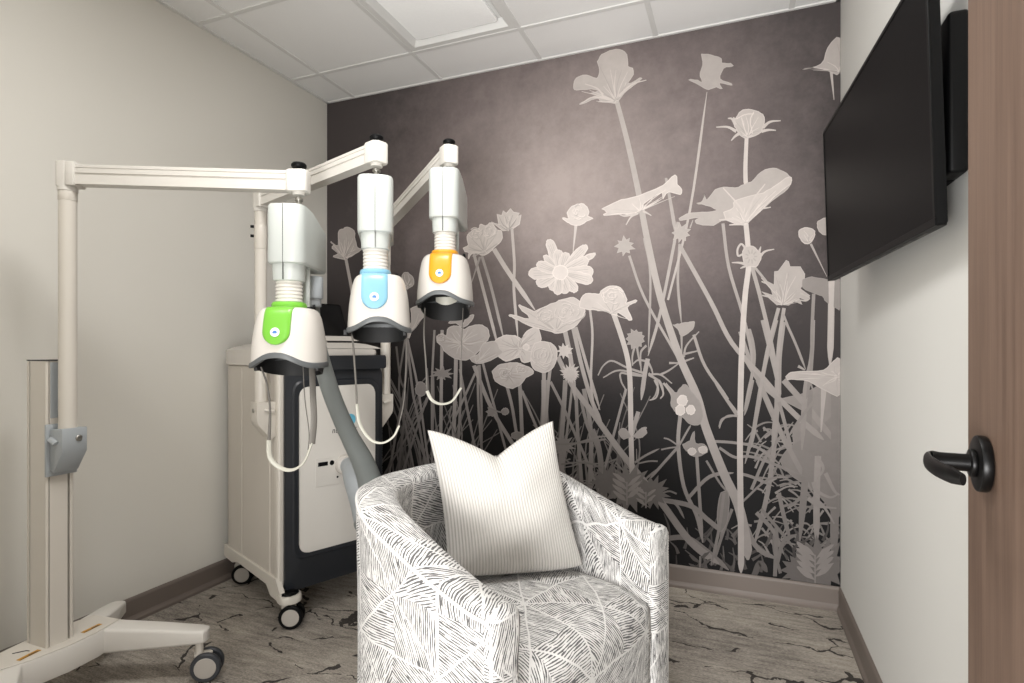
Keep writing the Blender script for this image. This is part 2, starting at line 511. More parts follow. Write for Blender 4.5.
# ------------------------------------------------------------------ television on its wall bracket
def build_tv():
    t = thing('television', 'black flat-screen television tilted down from the right-hand wall', 'television', (.337, 1.858, 1.696))
    yaw, tilt, h = .0638, .030, .5465
    w = h * 16 / 9
    n = Vector((-math.cos(yaw), -math.sin(yaw), 0)); u = Vector((math.sin(yaw), -math.cos(yaw), 0))
    Zv = Vector((0, 0, 1))
    up = Zv * math.cos(tilt) + n * math.sin(tilt)
    nn = n * math.cos(tilt) - Zv * math.sin(tilt)
    mt = Matrix((u, up, nn)).transposed().to_4x4()   # local x=u, y=up, z=toward the viewer
    hold = t
    m = MB()
    m.prism(rrect(-w / 2, w / 2, -h / 2, h / 2, .006), -.020, -.0015, .003, 2, mt)
    m.build('back_case', M['black'], hold)
    m = MB()
    b = .011
    for x0, x1, y0, y1 in ((-w / 2, w / 2, h / 2 - b, h / 2), (-w / 2, w / 2, -h / 2, -h / 2 + b * 1.5), (-w / 2, -w / 2 + b, -h / 2 + b * 1.5, h / 2 - b), (w / 2 - b, w / 2, -h / 2 + b * 1.5, h / 2 - b)):
        m.box(x0, x1, y0, y1, -.003, .002, .001, 1, mt)
    m.build('bezel', M['black'], hold, smooth=False)
    m = MB()
    m.box(-w / 2 + b, w / 2 - b, -h / 2 + b * 1.5, h / 2 - b, -.0015, .0, 0, 1, mt)
    m.build('screen', M['tvscreen'], hold, smooth=False)
    for k in range(9):
        m = MB()
        x = -w / 2 + .12 + k * .09
        m.box(x, x + .055, -h / 2 - .0015, -h / 2 + .0005, -.017, -.008, 0, 1, mt)
        m.build('speaker_slot', M['slot'], hold, smooth=False)
    m = MB()
    m.box(-.25, .25, -.17, .12, -.044, -.020, .006, 2, mt)
    m.build('rear_housing', M['black'], hold)
    # bracket: a tall plate on the wall and rails on the set
    k = thing('wall_mount', 'black metal bracket plate on the right wall behind the television', 'bracket', (XR, 1.62, 1.70))
    for y0, y1, z0, z1 in ((-.235, -.165, -.17, .158), (.165, .235, -.17, .158), (-.165, .165, .088, .158), (-.165, .165, -.17, .0)):
        m = MB(); m.box(-.036, -.0005, y0, y1, z0, z1, .008, 3); m.build('frame_bar', M['black'], k)
    m = MB(); m.box(-.046, -.034, -.222, .22, -.15, -.12, .003, 2)
    m.build('rail', M['black'], k)
    m = MB(); m.cyl((-.05, -.1, .02), (-.012, -.1, .02), .02, 20, .002); m.build('knuckle', M['slot'], k)
    m = MB(); m.cyl((-.05, -.15, .05), (-.012, -.15, .05), .008, 16, .001); m.build('bolt', M['slot'], k)
build_tv()

# ------------------------------------------------------------------ club chair
CH_O = Vector((-.345, 1.436, 0)); CH_A = math.radians(-19.2)
def chair_plan(off, W=.412, D=.682):
    """plan curve of the tub, offset inward by off: list of (x forward, y left), from the near arm front round the back to the far arm front"""
    w = W - off; d = D - off
    pts = []
    r = .325 - off * .8
    # straight arm, rounded rear corner, slightly bowed back
    straight = [(-.0, -w), (-.12, -w), (-.25, -w - .002), (-(d - r), -w)]
    n = 9
    cor = [(-(d - r) - r * math.sin(PI / 2 * k / n), -(w - r) - r * math.cos(PI / 2 * k / n)) for k in range(1, n + 1)]
    half = straight + cor
    mid = [(-d - .006, -(w - r) * .4), (-d - .008, 0), (-d - .006, (w - r) * .4)]
    return half + mid + [(x, -y) for x, y in reversed(half)]

def resample(pts, n):
    P = catmull([Vector((x, y, 0)) for x, y in pts], 8)
    L = [0]
    for a, b in zip(P[:-1], P[1:]): L.append(L[-1] + (b - a).length)
    out = []; j = 0
    for i in range(n):
        s = L[-1] * i / (n - 1)
        while j < len(L) - 2 and L[j + 1] < s: j += 1
        t = (s - L[j]) / max(1e-9, L[j + 1] - L[j])
        out.append(P[j].lerp(P[j + 1], min(1, t)))
    return out, L[-1]

def build_chair():
    t = thing('club_chair', 'white tub armchair printed with black hatched brush strokes, facing right', 'armchair', CH_O, CH_A)
    N = 97
    TH_ = .105
    po, LO = resample(chair_plan(0), N)
    pi_, LI = resample(chair_plan(TH_), N)
    def hz(i):
        s = i / (N - 1) * 2; s = min(s, 2 - s)      # 0 at arm front .. 1 at the back centre
        k = max(0, min(1, (s - .02) / .60))
        k = k * k * (3 - 2 * k) * .45 + k * .55
        return .628 + .157 * k
    bm = bmesh.new(); uvl = bm.loops.layers.uv.new('UVMap')
    ZB = .018
    rings = []; uvs = []
    for i in range(N):
        o, n_ = po[i], pi_[i]; H = hz(i); r = .030
        dirv = (n_ - o); tl = dirv.length; dirv = dirv / tl
        su = i / (N - 1) * (LO + LI) / 2
        prof = []     # (offset inward, z)
        for z in (ZB, .12, .24, .36, .48, H - .10, H - r): prof.append((0 + .006 * math.sin(PI * z / H), z))
        for a in (25, 50, 70, 90): prof.append((r - r * math.cos(math.radians(a)), H - r + r * math.sin(math.radians(a))))
        prof.append((tl * .5, H + .006))
        for a in (90, 60, 30, 0): prof.append((tl - r + r * math.cos(math.radians(a)) , H - r + r * math.sin(math.radians(a))))
        for z in (H - .12, .50, .40, .25, .12, ZB): prof.append((tl - .008 * math.sin(PI * max(0, z - .4) / (H - .3)), z))
        ring = []; uv = []; acc = 0; last = None
        for a, z in prof:
            p = o + dirv * a; p = Vector((p.x, p.y, z))
            if last is not None: acc += (p - last).length
            last = p; ring.append(bm.verts.new(p)); uv.append((su, acc))
        rings.append(ring); uvs.append(uv)
    for i in range(N - 1):
        for j in range(len(rings[0]) - 1):
            f = bm.faces.new((rings[i][j], rings[i + 1][j], rings[i + 1][j + 1], rings[i][j + 1])); f.smooth = True
            for l, (a, b) in zip(f.loops, ((i, j), (i + 1, j), (i + 1, j + 1), (i, j + 1))): l[uvl].uv = uvs[a][b]
    # rounded front ends of the two arms
    for side, ring in ((0, rings[0]), (1, rings[-1])):
        prev = ring
        cen = sum((v.co for v in ring), Vector()) / len(ring)
        for k, (fx, ins) in enumerate(((.012, .003), (.020, .010), (.023, .020), (.023, .035))):
            nr = []
            for v in ring:
                c = v.co.copy()
                yc = (ring[0].co.y + ring[-1].co.y) / 2
                sgn = 1 if c.y > yc else -1
                dy = min(ins, abs(c.y - yc)); c.y -= sgn * dy
                top = ring[11].co.z
                if c.z > top - .09: c.z -= ins * max(0, (c.z - (top - .09)) / .09)
                c.x = fx
                nr.append(bm.verts.new(c))
            for j in range(len(ring) - 1):
                f = bm.faces.new((prev[j], prev[j + 1], nr[j + 1], nr[j]) if side else (prev[j + 1], prev[j], nr[j], nr[j + 1]))
                f.smooth = True
                for l in f.loops: l[uvl].uv = (l.vert.co.y + .31 * side + l.vert.co.x, l.vert.co.z + .11)
            prev = nr
        f = bm.faces.new(prev if side else list(reversed(prev)))
        for l in f.loops: l[uvl].uv = (l.vert.co.y + .31 * side, l.vert.co.z + .11)
    # close the underside and inside
    for i in range(N - 1):
        f = bm.faces.new((rings[i][0], rings[i][-1], rings[i + 1][-1], rings[i + 1][0]))
    bmesh.ops.recalc_face_normals(bm, faces=bm.faces)
    me = bpy.data.meshes.new('tub_shell'); bm.to_mesh(me); bm.free(); me.materials.append(M['fabric'])
    o = bpy.data.objects.new('tub_shell', me); col.objects.link(o); o.parent = t
    # seat: deep block with crowned cushion top and front dropping to the floor
    bm = bmesh.new(); uvl = bm.loops.layers.uv.new('UVMap')
    W = .412 - TH_ + .004
    nx, ny = 26, 22
    # path from rear of the seat to the front edge, over it and down
    path = [(-.572, .452), (-.52, .458), (-.44, .463), (-.33, .466), (-.22, .467), (-.12, .464), (-.06, .457), (-.02, .445), (.006, .425), (.018, .398), (.022, .36), (.022, .30), (.020, .22), (.018, .12), (.016, .02)]
    P = catmull([Vector((x, 0, z)) for x, z in path], 3)
    L = [0]
    for a, b in zip(P[:-1], P[1:]): L.append(L[-1] + (b - a).length)
    grid = []
    for i, p in enumerate(P):
        row = []
        for j in range(ny + 1):
            y = -1 + 2 * j / ny
            crown = (1 - abs(y) ** 3.2)
            z = p.z - (1 - crown) * (.030 if p.z > .40 else .0) * min(1, max(0, (p.z - .40) / .04)) 
            x = p.x - (1 - crown) * .016 * (1 if p.x > -.1 else 0) * (1 if p.z < .46 else .3)
            Wx = W
            if x < -.34: Wx = min(W, .066 + math.sqrt(max(0.0, .243 ** 2 - (x + .336) ** 2)))
            row.append(bm.verts.new((x, y * Wx, z)))
        grid.append(row)
    for i in range(len(P) - 1):
        for j in range(ny):
            f = bm.faces.new((grid[i][j], grid[i + 1][j], grid[i + 1][j + 1], grid[i][j + 1])); f.smooth = True
            for l, (a, b) in zip(f.loops, ((i, j), (i + 1, j), (i + 1, j + 1), (i, j + 1))):
                l[uvl].uv = (L[a] * .97 + .07, grid[a][b].co.y + .165)
    # sides, back and underside
    bl = [bm.verts.new((v.co.x, v.co.y, .02)) for v in grid[0]]
    for j in range(ny): bm.faces.new((grid[0][j], grid[0][j + 1], bl[j + 1], bl[j]))
    bm.faces.new([r[0] for r in grid] + [bl[0]]); bm.faces.new([r[-1] for r in grid] + [bl[-1]])
    bm.faces.new(bl + list(reversed(grid[-1])))
    bmesh.ops.recalc_face_normals(bm, faces=bm.faces)
    me = bpy.data.meshes.new('seat'); bm.to_mesh(me); bm.free(); me.materials.append(M['fabric'])
    o = bpy.data.objects.new('seat', me); col.objects.link(o); o.parent = t
    # welt along the outer top edge
    m = MB()
    pts = []
    for i in range(0, N, 2):
        a = po[i]; d_ = (pi_[i] - a).normalized()
        p = a + d_ * .003; pts.append((p.x, p.y, hz(i) - .016))
    first, last = pts[0], pts[-1]
    pts = [(.014, first[1] + .006, .03), (.014, first[1] + .006, .3), (.014, first[1] + .006, first[2] - .045), (.008, first[1] + .003, first[2] - .008)] + pts + [(.008, last[1] - .003, last[2] - .008), (.014, last[1] - .006, last[2] - .045), (.014, last[1] - .006, .3), (.014, last[1] - .006, .03)]
    m.tube(pts, .0042, 8, 3)
    w = m.build('welt', M['fabric'], t)
    for x, y in ((-.06, -.3), (-.06, .3), (-.62, -.2), (-.62, .2)):
        m = MB(); m.cyl((x, y, 0), (x, y, .022), .022, 20); m.build('glide', M['black'], t)
    return t
build_chair()

# ------------------------------------------------------------------ throw pillow
def build_pillow():
    BL = Vector((-.805, 1.500, .497)); BR = Vector((-.455, 1.756, .484))
    TL = Vector((-.918, 1.572, .915)); TR = Vector((-.562, 1.778, .936))
    c = (BL + BR + TL + TR) / 4
    nrm = (BR - BL).cross(TL - BL).normalized()
    if nrm.y > 0: nrm = -nrm
    o = None
    bm = bmesh.new(); uvl = bm.loops.layers.uv.new('UVMap')
    n = 40
    def pt(u, v, side):
        # u,v in -1..1; v=+1 top
        a = (u + 1) / 2; b = (v + 1) / 2
        p = BL.lerp(BR, a).lerp(TL.lerp(TR, a), b)
        ex = (TR - TL).normalized(); ez = (TL - BL).normalized()
        # edges pulled in between the corners; the top one chopped deep
        sag_t = .098 * (1 - abs(u)) ** 1.5 * max(0, b - .05) ** 1.6 + .012 * (1 - u * u) * max(0, v)
        sag_b = -.012 * (1 - u ** 4) * max(0, -v)
        sx = .014 * (1 - v * v)
        p = p - ez * sag_t - ez * sag_b * -1 - ex * sx * u * (abs(u) ** .5)
        k = ((1 - u ** 2) ** .55) * ((1 - v ** 2) ** .50)
        th = .082 * k * (1 - .18 * v)
        chop = math.exp(-((u - .0) / .14) ** 2) * max(0, b - .35) * .020
        wr = .004 * math.sin(5 * u + 3 * v) * k + .003 * math.sin(9 * v - 4 * u) * k
        return p + nrm * side * (th - chop + wr), (a, b)
    gr = {}
    for s in (1, -1):
        for i in range(n + 1):
            for j in range(n + 1):
                u = -math.cos(PI * i / n); v = -math.cos(PI * j / n)
                u = .6 * u + .4 * (-1 + 2 * i / n); v = .6 * v + .4 * (-1 + 2 * j / n)
                if s == -1 and (i in (0, n) or j in (0, n)): gr[s, i, j] = gr[1, i, j]; continue
                p, uv = pt(u, v, s)
                gr[s, i, j] = (bm.verts.new(p - c), uv)
    for s in (1, -1):
        for i in range(n):
            for j in range(n):
                q = [gr[s, i, j], gr[s, i + 1, j], gr[s, i + 1, j + 1], gr[s, i, j + 1]]
                f = bm.faces.new([a[0] for a in q]); f.smooth = True
                for l in f.loops:
                    for a in q:
                        if a[0] is l.vert: l[uvl].uv = a[1]
    bmesh.ops.recalc_face_normals(bm, faces=bm.faces)
    me = bpy.data.meshes.new('throw_pillow'); bm.to_mesh(me); bm.free(); me.materials.append(M['cordu'])
    o = bpy.data.objects.new('throw_pillow', me); col.objects.link(o); o.location = c
    tag(o, 'white ribbed corduroy pillow with pinched top leaning in the armchair', 'pillow')
build_pillow()

# ------------------------------------------------------------------ casters
def caster(parent, x, y, rz, r=.05, name='caster', top=.13, mat='cream'):
    """twin-wheel caster under (x, y) in the parent's frame, trailing along rz"""
    c = bpy.data.objects.new(name, None); col.objects.link(c); c.parent = parent
    c.location = (x, y, 0); c.rotation_euler = (0, 0, rz)
    return c
def caster_mesh(parent, x, y, rz, r=.05, top=.13, mat='cream', name='caster'):
    m = MB()
    R = Matrix.Translation((x, y, 0)) @ Matrix.Rotation(rz, 4, 'Z')
    off = r * .5
    # fork and stem (material 0)
    m.cyl((x, y, r * 1.5), (x, y, top), .013, 20)
    vs = m.box(-.014, off + .012, -.009, .009, r * .8, r * 1.75, .006, 2, R)
    m.prism([(a + off * .5, b) for a, b in rrect(-.03, .03, -.012, .012, .011)], r * 1.55, r * 1.9, .004, 2, R)
    fk = m.build(name, M[mat], parent)
    for s in (-1, 1):
        w = MB()
        q = R @ Matrix.Translation((off, s * .021, r)) @ Matrix.Rotation(PI / 2, 4, 'X')
        w.lathe([(r * .74, -.010), (r * .9, -.010), (r * .98, -.006), (r, 0), (r * .98, .006), (r * .9, .010), (r * .74, .010)], 40, q)
        wh = w.build('wheel', M['tire'] if mat == 'cream' else M['black'], fk)
        d = MB()
        d.lathe([(r * .2, -.0125), (r * .68, -.0115), (r * .745, -.008), (r * .745, .008), (r * .68, .0115), (r * .2, .0125)], 40, q)
        d.build('wheel_disc', M['wheel_disc'], fk)
    return fk

# ------------------------------------------------------------------ articulated arm
def arm_parts(parent, p0, p1, knob=True):
    """beam between two square end blocks; p0 at the pole, p1 at the hanging end, in the parent's frame"""
    p0 = Vector(p0); p1 = Vector(p1)
    fl = Vector((p1.x - p0.x, p1.y - p0.y, 0)).normalized()
    side = Vector((0, 0, 1)).cross(fl)
    yaw = math.atan2(fl.y, fl.x)
    H = .032                                                 # half height of the beam
    m = MB()
    a = p0 + fl * .035; b = p1 - fl * .025
    def beam(zlo, zhi, hw):
        ring = lambda p: [p + side * hw + Vector((0, 0, zlo)), p + side * hw + Vector((0, 0, zhi)), p - side * hw + Vector((0, 0, zhi)), p - side * hw + Vector((0, 0, zlo))]
        m.loft([ring(a), ring(b)])
    beam(-H, -.002, .022); beam(-.002, .004, .018); beam(.004, .0185, .022); beam(.0185, .021, .019); beam(.021, H - .001, .022)
    arm = m.build('arm', M['white'], parent, smooth=False)
    m = MB()
    R = Matrix.Translation(p0) @ Matrix.Rotation(yaw, 4, 'Z')
    m.prism([(x, y) for x, y in rrect(-.024, .016, -.027, .027, .011)], -.040, .042, .004, 2, R)
    m.box(.012, .040, -.029, .029, -.038, .040, .004, 2, R)
    m.cyl(p0 + Vector((0, 0, -.052)), p0 + Vector((0, 0, -.038)), .028, 28)
    m.build('end_block', M['white'], arm)
    m = MB()
    R = Matrix.Translation(p1) @ Matrix.Rotation(yaw, 4, 'Z')
    m.prism([(x, y) for x, y in rrect(-.036, .032, -.029, .029, .013)], -.035, .034, .004, 2, R)
    m.cyl(p1 + Vector((0, 0, -.045)), p1 + Vector((0, 0, -.033)), .020, 24)
    m.build('end_block', M['white'], arm)
    if knob:
        m = MB(); m.cyl(p1 + Vector((0, 0, .032)), p1 + Vector((0, 0, .046)), .010, 16)
        m.lathe([(.006, .042), (.021, .044), (.024, .049), (.024, .055), (.020, .060), (.008, .061)], 24, Matrix.Translation(p1))
        m.build('knob', M['black'], arm)
    return arm

# ------------------------------------------------------------------ hanging treatment head
def build_head(name, label, z0, post, rz, clasp_mat, post_len, loops, hood_x=0, hs_=1.0, drop=0.0, pad=False):
    """origin on the post axis at the top of the housing; local +y points to the rear, front is -y"""
    t = thing(name, label, 'treatment head', (post[0], post[1], z0), rz, 'hooded treatment heads hanging from white arms')
    FY = -.090
    # housing: rounded front, tapering back, top sloping down to the rear
    def plan(w, yb, wb, fr, k=14):
        pts = []
        for i in range(k + 1):
            a = PI + PI * i / k
            # superellipse front
            cx = math.cos(a); sy = math.sin(a)
            e = .62
            pts.append((w * math.copysign(abs(cx) ** e, cx), FY - fr * 0 + .050 * math.copysign(abs(sy) ** e, sy)))
        pts += [(w * .99, -.02), (wb + .004, yb - .02), (wb - .006, yb), (-wb + .006, yb), (-wb - .004, yb - .02), (-w * .99, -.02)]
        return pts
    P = plan(.056, .125, .052, .055)
    def ztop(y): return 0 if y < -.03 else -(y + .03) * .32
    m = MB()
    rings = []
    for zf, ins in ((-.183, .006), (-.179, .001), (-.174, 0), (None, 0), ('t1', .0), ('t2', .004), ('t3', .012)):
        ring = []
        for x, y in P:
            cx_, cy_ = 0, 0
            v = Vector((x, y - (FY / 2 + .02), 0)); L = v.length
            v2 = v * ((L - ins) / L)
            yy = v2.y + (FY / 2 + .02)
            if zf is None: z = -.10
            elif zf == 't1': z = ztop(y) - .008
            elif zf == 't2': z = ztop(y) - .002
            elif zf == 't3': z = ztop(y)
            else: z = zf
            ring.append((v2.x, yy, z))
        rings.append(ring)
    m.loft(rings)
    hs = m.build('housing', M['housing'], t)
    m = MB()
    m.box(-.0007, .0007, FY - .0507, FY - .045, -.232, -.004)
    m.build('seam', M['slot'], hs, smooth=False)
    # collar below the front
    def oval(w, d, cy=FY, k=32, e=.75):
        return [(w * math.copysign(abs(math.cos(2 * PI * i / k)) ** e, math.cos(2 * PI * i / k)), cy + d * math.copysign(abs(math.sin(2 * PI * i / k)) ** e, math.sin(2 * PI * i / k))) for i in range(k)]
    m = MB()
    m.loft([[(x, y, z) for x, y in oval(w, d, FY + .004)] for w, d, z in ((.040, .040, -.234), (.044, .044, -.232), (.045, .045, -.226), (.047, .047, -.182))])
    m.build('collar', M['housing'], t)
    m = MB()
    rr = []
    for k in range(6):
        z = -.232 - k * .0112
        rr += [(.036, z), (.0395, z - .002), (.0395, z - .0080), (.036, z - .0102)]
    m.lathe(rr, 32, Matrix.Translation((0, FY + .004, 0)))
    m.build('bellows', M['white'], t)
    # post up to the arm
    m = MB()
    m.cyl((0, 0, -.03), (0, 0, post_len), .0085, 20)
    m.cyl((0, 0, post_len - .014), (0, 0, post_len - .004), .013, 20, .002)
    m.build('post', M['metal'], t)
    # hood: rounded shell, arched opening in front
    HY = FY + .012
    Hh = .178
    def hood_w(f): return .108 * (1 - .62 * max(0, f) ** 2.3) if f < 1 else .0
    K = 64
    def zb(a):
        # lower edge height by angle; a=-pi/2 is the front
        fr = math.exp(-((abs(((a + PI / 2 + PI) % (2 * PI)) - PI)) / .54) ** 2)
        bk = math.exp(-((abs(((a - PI / 2 + PI) % (2 * PI)) - PI)) / .9) ** 2)
        return .032 * fr + .020 * bk
    prof = [(0.0, 1.0), (.12, .998), (.26, .985), (.42, .962), (.58, .928), (.72, .888), (.84, .842), (.92, .79), (.965, .735), (.99, .67), (1.0, .58)]
    def hood_ring(f, s, add=0):
        ring = []
        for i in range(K):
            a = 2 * PI * i / K
            cx, sy = math.cos(a), math.sin(a); e = .80
            x = (.105 * s + add) * math.copysign(abs(cx) ** e, cx); y = HY + (.118 * s + add) * math.copysign(abs(sy) ** e, sy)
            lo = -.494 + zb(a); hi = -.494 + Hh
            ring.append((x, y, lo + (hi - lo) * f))
        return ring
    m = MB()
    rings = [hood_ring(f, s) for f, s in prof] + [[((.105 * .30) * math.cos(2 * PI * i / K), HY + (.118 * .3) * math.sin(2 * PI * i / K), -.494 + Hh * 1.0) for i in range(K)]]
    inner = [hood_ring(f, s, -.006) for f, s in reversed([(.0, 1.0), (.3, .98), (.6, .9), (.85, .75)])]
    m.loft(rings, cap=False)
    m.bm.faces.new([v for v in m.bm.verts][-K:])
    hood = m.build('hood', M['hood'], t, loc=(hood_x, 0, 0)); hood.scale = (hs_, 1, 1)
    # inner lining seen through the opening
    m = MB()
    rings = [hood_ring(f, s, -.007) for f, s in ((.01, 1.0), (.3, .975), (.6, .90), (.82, .78), (.9, .5))]
    m.loft(rings, cap=False)
    m.bm.faces.new([v for v in m.bm.verts][-K:])
    # rear curtain of the lining hanging below the rim
    top = []; bot = []
    for i in range(K + 1):
        a = -.35 + (PI + .7) * i / K
        cx, sy = math.cos(a), math.sin(a); e = .8
        f = math.sin(PI * i / K) ** .6
        top.append((.099 * math.copysign(abs(cx) ** e, cx), HY + .112 * math.copysign(abs(sy) ** e, sy), -.472))
        bot.append((.092 * math.copysign(abs(cx) ** e, cx), HY + .104 * math.copysign(abs(sy) ** e, sy), -.494 - (.036 + drop) * f))
    top2 = [(x * .97, HY + (y - HY) * .97, z) for x, y, z in top]; bot2 = [(x * .97, HY + (y - HY) * .97, z) for x, y, z in bot]
    m.loft([top, bot, bot2, top2], cap=False, closed=False)
    m.build('lining', M['liner'], hood)
    m = MB()
    rings = []
    for ds, dz in ((.0, -.003), (.0035, -.002), (.0045, .005), (.0035, .012), (0, .014), (-.010, .012), (-.010, .0)):
        ring = []
        for i in range(K):
            a = 2 * PI * i / K
            cx, sy = math.cos(a), math.sin(a); e = .8
            ring.append(((.105 + ds) * math.copysign(abs(cx) ** e, cx), HY + (.118 + ds) * math.copysign(abs(sy) ** e, sy), -.498 + zb(a) + dz))
        rings.append(ring)
    rings.append(rings[0])
    m.loft(rings, cap=False)
    m.build('rim', M['rim'], hood)
    if pad:
        m = MB()
        xs = [-.042 + .0042 * k for k in range(21)]
        lo = [(x, HY + 12 * x * x, -.496 + 9 * x * x) for x in xs]; hi = [(x, HY + 12 * x * x, -.466) for x in xs]
        m.loft([lo, hi, [(x, y + .004, z) for x, y, z in hi], [(x, y + .004, z) for x, y, z in lo]], cap=False, closed=False)
        m.build('inner_pad', M['strap'], hood)
    # coloured clasp: ring on top, tongue over the front of the hood
    m = MB()
    m.loft([[(x, y, z) for x, y in oval(w, d, FY + .006)] for w, d, z in ((.049, .050, -.324), (.049, .050, -.306), (.047, .048, -.300), (.041, .042, -.297))])
    path = [(-.05, -.316), (-.075, -.3145), (-.096, -.315)]
    # profile of the hood front at x=0: follow prof outward by a little
    fr = []
    for f, s in reversed(prof):
        lo = -.494 + zb(-PI / 2); hi = -.494 + Hh
        fr.append((HY - .118 * s, lo + (hi - lo) * f))
    fr = [(HY - .03, -.494 + Hh), (HY - .055, -.494 + Hh - .0005)] + fr[1:]
    zs_end = -.4305
    pth = catmull([Vector((0, y, z)) for y, z in fr], 12)
    pth = [p for p in pth if p.z > zs_end]
    L = [0]
    for a, b in zip(pth[:-1], pth[1:]): L.append(L[-1] + (b - a).length)
    Lt = L[-1]; wd = .0395
    def fy(x, y0, z):   # curve of the hood away from its front line
        e = .8
        s = max(.2, (HY - y0) / .118)
        c = min(.98, (abs(x) / (.105 * s)) ** (1 / e))
        return HY - (HY - y0) * (math.sqrt(max(0, 1 - c * c)) ** e)
    outer = []; inn = []
    nseg = 14
    for p, l in zip(pth, L):
        rem = Lt - l
        w = wd if rem > wd else math.sqrt(max(1e-6, wd * wd - (wd - rem) ** 2))
        ro = []; ri = []
        for k in range(nseg + 1):
            x = -w + 2 * w * k / nseg
            y = fy(x, p.y, p.z)
            edge = .0 if k not in (0, nseg) else -.003
            up_ = max(0, 1 - (HY - p.y) / .075)
            ro.append((x, y - (.008 + edge) * (1 - up_ * .9), p.z + (.008 + edge) * min(1, up_ * 1.2 + .05)))
            ri.append((x, y + .002, p.z - .002))
        outer.append(ro); inn.append(ri)
    for g, flip in ((outer, 0),):
        vo = [[m.bm.verts.new(c) for c in r] for r in outer]; vi = [[m.bm.verts.new(c) for c in r] for r in inn]
        for i in range(len(vo) - 1):
            for k in range(nseg):
                m.bm.faces.new((vo[i][k], vo[i][k + 1], vo[i + 1][k + 1], vo[i + 1][k]))
            for k in (0, nseg):
                m.bm.faces.new((vo[i][k], vo[i + 1][k], vi[i + 1][k], vi[i][k]))
        for rw in (0, -1):
            for k in range(nseg): m.bm.faces.new((vo[rw][k], vo[rw][k + 1], vi[rw][k + 1], vi[rw][k]))
    cl = m.build('clasp', M[clasp_mat], t)
    # badge on the tongue
    bi = min(range(len(pth)), key=lambda i: abs(pth[i].z + .394))
    d = (pth[min(bi + 1, len(pth) - 1)] - pth[bi - 1]).normalized(); nrm = Vector((0, d.z, -d.y)); 
    if nrm.y > 0: nrm = -nrm
    q = Matrix.Translation(pth[bi] + nrm * .0072) @ nrm.to_track_quat('Z', 'Y').to_matrix().to_4x4()
    m = MB(); m.lathe([(.0135, 0), (.0135, .002), (.0125, .0026)], 28, q)
    b = m.build('badge', M['badge'], cl)
    m = MB()
    m.prism([(-.006, -.004), (.006, -.004), (.0065, .001), (.003, .005), (-.003, .0045), (-.0065, 0)], .0024, .0031, mtx=q)
    m.build('badge_mark', M['badge_blue'], b, smooth=False)
    # small thumb screw at the rear of the clasp
    m = MB()
    m.cyl((.047, FY + .03, -.314), (.064, FY + .036, -.312), .004, 12)
    m.cyl((.062, FY + .036, -.312), (.070, FY + .039, -.311), .010, 14, .002)
    m.build('thumb_screw', M['black'], t)
    # side pipe behind the bellows
    m = MB(); m.cyl((.030, FY + .075, -.32), (.030, FY + .075, -.17), .011, 16); m.build('air_pipe', M['housing'], t)
    # little clips and hanging straps
    inv = Matrix.Rotation(-rz, 4, 'Z')
    for sx in (-1, 1):
        m = MB(); m.box(sx * .092 - .006, sx * .092 + .006, HY - .035, HY - .015, -.509, -.491, .003)
        m.build('strap_clip', M['liner'], t)
    for pts, rr_, mat, fl in loops:
        m = MB()
        m.tube([inv @ (Vector(p) - Vector((post[0], post[1], z0))) for p in pts], rr_, 10, 8, flat=fl)
        m.build('chin_strap' if mat == 'strap' else 'cord', M[mat], t)
    return t

def ray(px, py, d):
    """a point at depth d in front of the camera's place, used to set free-hanging straps"""
    u = (px - 512) / FPX; v = (350 - py) / FPX
    p = (CF + CR * u) * d; return (p.x, p.y, HC + v * d)

A_END = Vector((-1.321, 1.444, 1.718)); B_END = Vector((-1.128, 1.596, 1.834)); C_END = Vector((-1.026, 1.922, 1.918))

build_head('hanging_hood', 'hooded treatment head with green clasp hanging from the foremost white arm', 1.616, (A_END.x, A_END.y), math.atan2(.919, -.395) - PI / 2, 'green', .052, [
    ([ray(261, 367, 1.72), ray(267, 385, 1.72), ray(270, 410, 1.72), ray(269, 440, 1.72)], [.0028, .0028, .0035, .005], 'cord', None),
    ([ray(269, 440, 1.72), ray(270, 457, 1.71), ray(279, 467, 1.70), ray(292, 470, 1.69), ray(304, 462, 1.69), ray(312, 443, 1.70)], .0068, 'strap', (1.15, .5)),
    ([ray(312, 444, 1.70), ray(314, 420, 1.71), ray(313, 395, 1.73), ray(312, 368, 1.76)], .0095, 'cord', (1.1, .45)),
    ([ray(303, 366, 1.8), ray(305, 400, 1.79), ray(309, 432, 1.78), ray(308, 450, 1.76)], .0016, 'cord', None)])
build_head('hanging_hood', 'hooded treatment head with sky blue clasp hanging from middle arm', 1.726, (B_END.x, B_END.y), math.atan2(.835, -.550) - PI / 2, 'blue', .058, [
    ([ray(352, 334, 1.80), ray(354, 355, 1.80), ray(356, 385, 1.80), ray(357, 405, 1.80)], .0032, 'cord', None),
    ([ray(357, 404, 1.80), ray(360, 424, 1.79), ray(370, 439, 1.77), ray(382, 443, 1.76), ray(393, 437, 1.77), ray(399, 426, 1.79)], .0060, 'strap', (1.1, .5)),
    ([ray(398, 429, 1.79), ray(404, 400, 1.82), ray(406, 365, 1.85), ray(407, 332, 1.88)], .0016, 'cord', None)], .012, .94)
